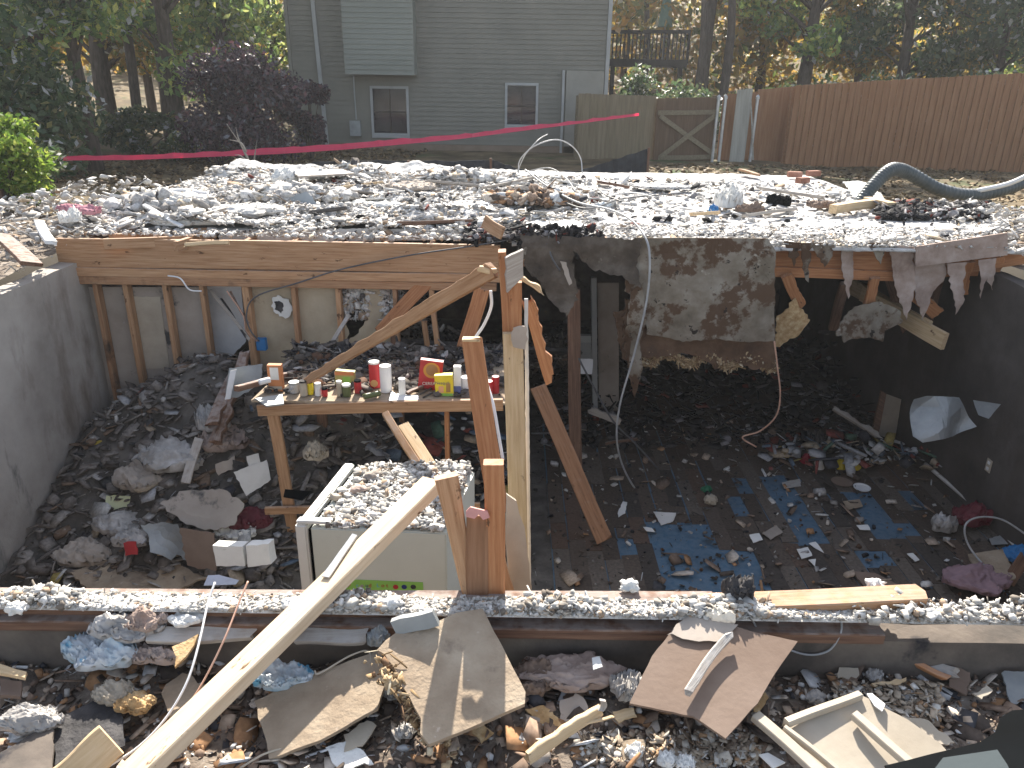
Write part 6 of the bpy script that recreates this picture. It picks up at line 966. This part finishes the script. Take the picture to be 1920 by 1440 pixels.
# ---- trees
T = []
def tp_at(px, Y): return P(px, 200, Y).x
ti = 0
kinds = {'g': (leaf_g, 'green leafed'), 'y': (leaf_y, 'yellow autumn'), 'd': (leaf_d, 'dark evergreen')}
for (px, Y, h, cw, zl, kk, n_, sz_, lb) in (
    (-20, 13.5, 7.5, 2.0, .08, 'd', 9000, .085, 'dark glossy tree at the far left edge'), (95, 16, 8, 2.2, .2, 'g', 9000, .09, 'green tree second from the left edge'), (200, 21, 9, 2.4, .25, 'y', 8000, .11, 'yellow tinged tree behind the pink tape on the left'),
    (285, 24, 9, 2.4, .22, 'y', 8000, .12, 'yellow tree with thick trunk left of the purple shrub'), (330, 18, 8.5, 2.2, .22, 'g', 8000, .10, 'green tree just left of the purple shrub'), (430, 22, 9, 2.6, .2, 'g', 9000, .11, 'green tree above the purple shrub'), (520, 26, 9, 2.6, .2, 'g', 8000, .12, 'pale green tree next to the house corner'), (60, 25, 10, 2.8, .15, 'd', 8000, .12, 'large dark evergreen deep in the left woods'), (160, 15, 7.5, 1.7, .3, 'g', 6500, .085, 'slim tree with glinting leaves behind the bright shrub'),
    (1165, 36, 10, 3, .35, 'y', 6000, .16, 'tall yellow tree right of the house corner'), (1235, 40, 11, 3, .3, 'y', 6000, .18, 'yellow tree behind the patio umbrella'), (1312, 30, 10, 1.8, .5, 'y', 3500, .14, 'slender dark trunked tree left of a similar trunk'), (1352, 31, 10, 1.8, .5, 'g', 3500, .14, 'slender tree with dark trunk right of the deck'),
    (1420, 34, 10, 3, .2, 'y', 7000, .16, 'broad yellow tree behind the pale pickets'), (1500, 27, 9, 2.4, .18, 'g', 8000, .12, 'glossy green tree behind the narrow fence section'), (1600, 30, 10, 2.8, .15, 'y', 8000, .14, 'autumn tree behind the left part of the long fence'), (1680, 26, 9, 2.4, .15, 'd', 8000, .12, 'dark tree behind the middle of the long fence'), (1770, 31, 10, 2.8, .15, 'y', 8000, .14, 'orange yellow tree behind the right part of the long fence'), (1860, 25, 9, 2.4, .12, 'd', 8000, .12, 'dark glossy tree at the right edge'), (1930, 30, 10, 2.8, .12, 'g', 7000, .14, 'green tree beyond the right edge of the fence')):
    m_, _ = kinds[kk]; x = tp_at(px, Y); tree('leafy_tree', lb, x, Y, hz(x, Y), h, cw, zl, m_, n_, sz_, 'trees around the lot', seed=200 + ti, tr=.13 + .05 * (ti % 3) * (h > 8), lean=rnd.uniform(-.05, .05), ncl=26); ti += 1
for (px, Y, r_, lb) in ((252, 19, .11, 'bare dark trunk among the left trees'), (305, 20, .09, 'thinner bare trunk right of the dark one'), (1300, 26, .10, 'straight black trunk right of the raised deck'), (1350, 25.5, .13, 'thick black trunk above the metal gate posts'), (1200, 33, .12, 'dark trunk behind the raised deck')):
    x = tp_at(px, Y); o = empty('bare_tree', lb, 'tree', (x, Y, hz(x, Y))); V, Fc = tubeg(catmull([Vector((x, Y, hz(x, Y) - .2)), Vector((x + .1, Y, 2.5)), Vector((x - .05, Y, 5)), Vector((x + .1, Y, 9))], 5), lambda f: r_ * (1.1 - .5 * f), 10); meshobj('trunk', V, Fc, barkm, o, True)
    leaves('crown', [(x + rnd.uniform(-1.3, 1.3), Y + rnd.uniform(-1, 1), rnd.uniform(6, 9.5)) for _ in range(8)], [.8] * 8, 1500, .12, leaf_y, o, ti + 300); ti += 1
# shrubs
def shrub(name, label, c, size, mat, n, s, seed, cl=14, cat='shrub'):
    o = empty(name, label, cat, c); st = random.Random(seed); V = []; Fc = []; cs = []; rd = []
    for i in range(cl):
        a = st.uniform(0, 6.28); r_ = st.uniform(.1, 1); q = Vector((c[0] + math.cos(a) * r_ * size[0], c[1] + math.sin(a) * r_ * size[1], c[2] + size[2] * st.uniform(.25, 1) * (1.1 - .4 * r_))); cs.append(q[:]); rd.append(min(size[0], size[2]) * st.uniform(.25, .45))
        v2, f2 = tubeg(catmull([Vector(c) - Vector((0, 0, .15)), Vector(c).lerp(q, .5) + Vector((0, 0, .1)), q], 4), lambda g: .02 * (1.2 - g), 5); b = len(V); V += v2; Fc += [tuple(i_ + b for i_ in ff) for ff in f2]
    meshobj('stem', V, Fc, barkm, o, True); leaves('foliage', cs, rd, n, s, mat, o, seed, .9, .05); return o
q = P(468, 300, 15.5); shrub('purple_shrub', 'large dark purple leafed shrub left of the house', (q.x, 15.5, -.2), (1.25, .9, 2.0), leaf_p, 16000, .055, 401, 34)
q = P(585, 300, 17.5); shrub('purple_shrub', 'smaller dark shrub at the house corner', (q.x, 17.5, -.2), (.6, .6, 1.7), leaf_p, 6000, .055, 402, 16)
q = P(45, 400, 9.2); shrub('bright_shrub', 'bright yellow green feathery shrub at the left edge of the lot', (q.x - .15, 9.2, .0), (.55, .5, 1.15), leaf_b, 6500, .04, 403, 22)
q = P(20, 400, 10.5); shrub('dark_shrub', 'dark low shrub behind the bright feathery one', (q.x, 10.5, .0), (.8, .6, .8), leaf_d, 4000, .05, 404, 14)
for i, (px, Y, sx, h_, m_, lb) in enumerate(((250, 17.5, 1.6, .8, leaf_d, 'low dark undergrowth clump behind the left silt fence'), (370, 17, 1.0, .6, leaf_d, 'low undergrowth clump below the purple shrub'), (1560, 19.6, 1.3, 1.9, leaf_d, 'ivy like bush spilling over the long fence'), (1480, 19.8, .9, 1.9, leaf_g, 'leafy bush just behind the narrow fence section'), (1660, 19.5, 1.1, 1.8, leaf_d, 'leafy bush behind the middle of the long fence'), (1800, 19.3, 1.4, 1.7, leaf_d, 'dark bush behind the right part of the long fence'), (1300, 21, 1.4, 1.6, leaf_d, 'dark hedge clump behind the gate'), (1190, 22, 1.2, 1.9, leaf_d, 'dark hedge clump beneath the raised deck'))):
    q = P(px, 250, Y); shrub('leafy_bush', lb, (q.x, Y, -.2), (sx, .7, h_), m_, 5000, .07, 410 + i, 18)
sp = empty('bare_sapling', 'thin pale leafless sapling in front of the purple shrub', 'sapling', P(470, 325, 12.9)); V = []; Fc = []
for (p0, p1, p2) in (((472, 330), (462, 290), (425, 232)), ((465, 300), (448, 262), (442, 238)), ((478, 328), (455, 295), (440, 290)), ((474, 326), (478, 290), (482, 262)), ((480, 328), (462, 300), (450, 296)), ((462, 285), (452, 268), (430, 262))):
    v2, f2 = tubeg(catmull([P(*p0, 12.9), P(*p1, 12.9), P(*p2, 12.9)], 5), lambda g: .016 * (1.15 - g), 5); b = len(V); V += v2; Fc += [tuple(i_ + b for i_ in ff) for ff in f2]
meshobj('branches', V, Fc, wood_g, sp, True)
# litter on the back ground, far woods
leaves_o = rubble('fallen_leaves', 5000, lambda st: (lambda x, y: (x, y, hz(x, y) + .02))(st.uniform(-14, -2.2), 11.5 + 9 * st.rand()), .02, .05, leaf_l, .95, 0, 'fallen leaves carpeting the ground left of the house', 'leaves', seed=501)
rubble('fallen_leaves', 2500, lambda st: (lambda x, y: (x, y, hz(x, y) + .02))(st.uniform(2.5, 12), 11 + 6.5 * st.rand()), .02, .05, leaf_l, .95, 0, 'fallen leaves along the foot of the right fence', 'leaves', seed=502)
cs = [(x_, 44 + rnd.uniform(-5, 12), rnd.uniform(1, 9)) for x_ in np.linspace(-48, 48, 150)] + [(x_, 33 + rnd.uniform(-2, 5), rnd.uniform(.8, 4.5)) for x_ in np.linspace(-32, 32, 130)]
setp(leaves('far_woods', cs, [2.0] * len(cs), 60000, .2, leaf_y, None, 601, .9, .1), 'hazy autumn woods filling the background hill', 'woods', kind='stuff')

# thin haze volume added to imitate the milky veil of the cab window
hzm = bpy.data.materials.new('veil_haze'); hzm.use_nodes = True; n_ = hzm.node_tree.nodes; n_.remove(n_['Principled BSDF']); pv = n_.new('ShaderNodeVolumePrincipled')
pv.inputs['Color'].default_value = (.92, .95, 1, 1); pv.inputs['Density'].default_value = .0012; pv.inputs['Anisotropy'].default_value = .35; hzm.node_tree.links.new(pv.outputs[0], n_['Material Output'].inputs['Volume'])
setp(box('haze', (0, 38, 6.5), (170, 152, 19), hzm, bev=0), kind='stuff', label='thin added haze imitating the milky cab window veil', cat='haze')
GR = {'spice_jar': 'small jars in a row on the work shelf', 'brick': 'bricks at the far edge of the deck', 'container': 'bottles and tubs at the edge of the dark area', 'floor_scrap': 'flat scraps lying on the planked floor', 'torn_scrap': 'torn scraps lying on the near ground', 'loose_board': 'loose boards and sticks on the deck rubble', 'leafy_bush': 'bushes along the back of the lot', 'metal_post': 'metal posts beside the gate', 'floor_plank': 'whitened planks along the right deck edge', 'fluff_tuft': 'fluff tufts on the near ground', 'sawn_joist': 'sawn joist ends on the right', 'drywall_tatter': 'drywall tatters hanging below the right deck edge', 'wooden_fence': 'wooden fence sections behind the lot', 'bare_tree': 'bare trunks in the woods', 'deck_cable': 'cables tangled on the deck', 'matted_cloth': 'matted cloths and sheets on the left heap', 'plaster_lump': 'white lumps on the near sill', 'foam_lump': 'foam lumps in the rubble', 'red_can': 'red cans at the right end of the shelf', 'purple_shrub': 'dark purple shrubs left of the house', 'ash_clump': 'matted ash clumps on the deck', 'broken_joist': 'broken joist stubs under the right deck', 'brace': 'braces under the right deck', 'leaning_batten': 'battens leaning behind the fridge'}
for o_ in list(C.objects):
    b_ = o_.name.split('.')[0]
    if o_.parent is None and b_ in GR and 'group' not in o_: o_['group'] = GR[b_]
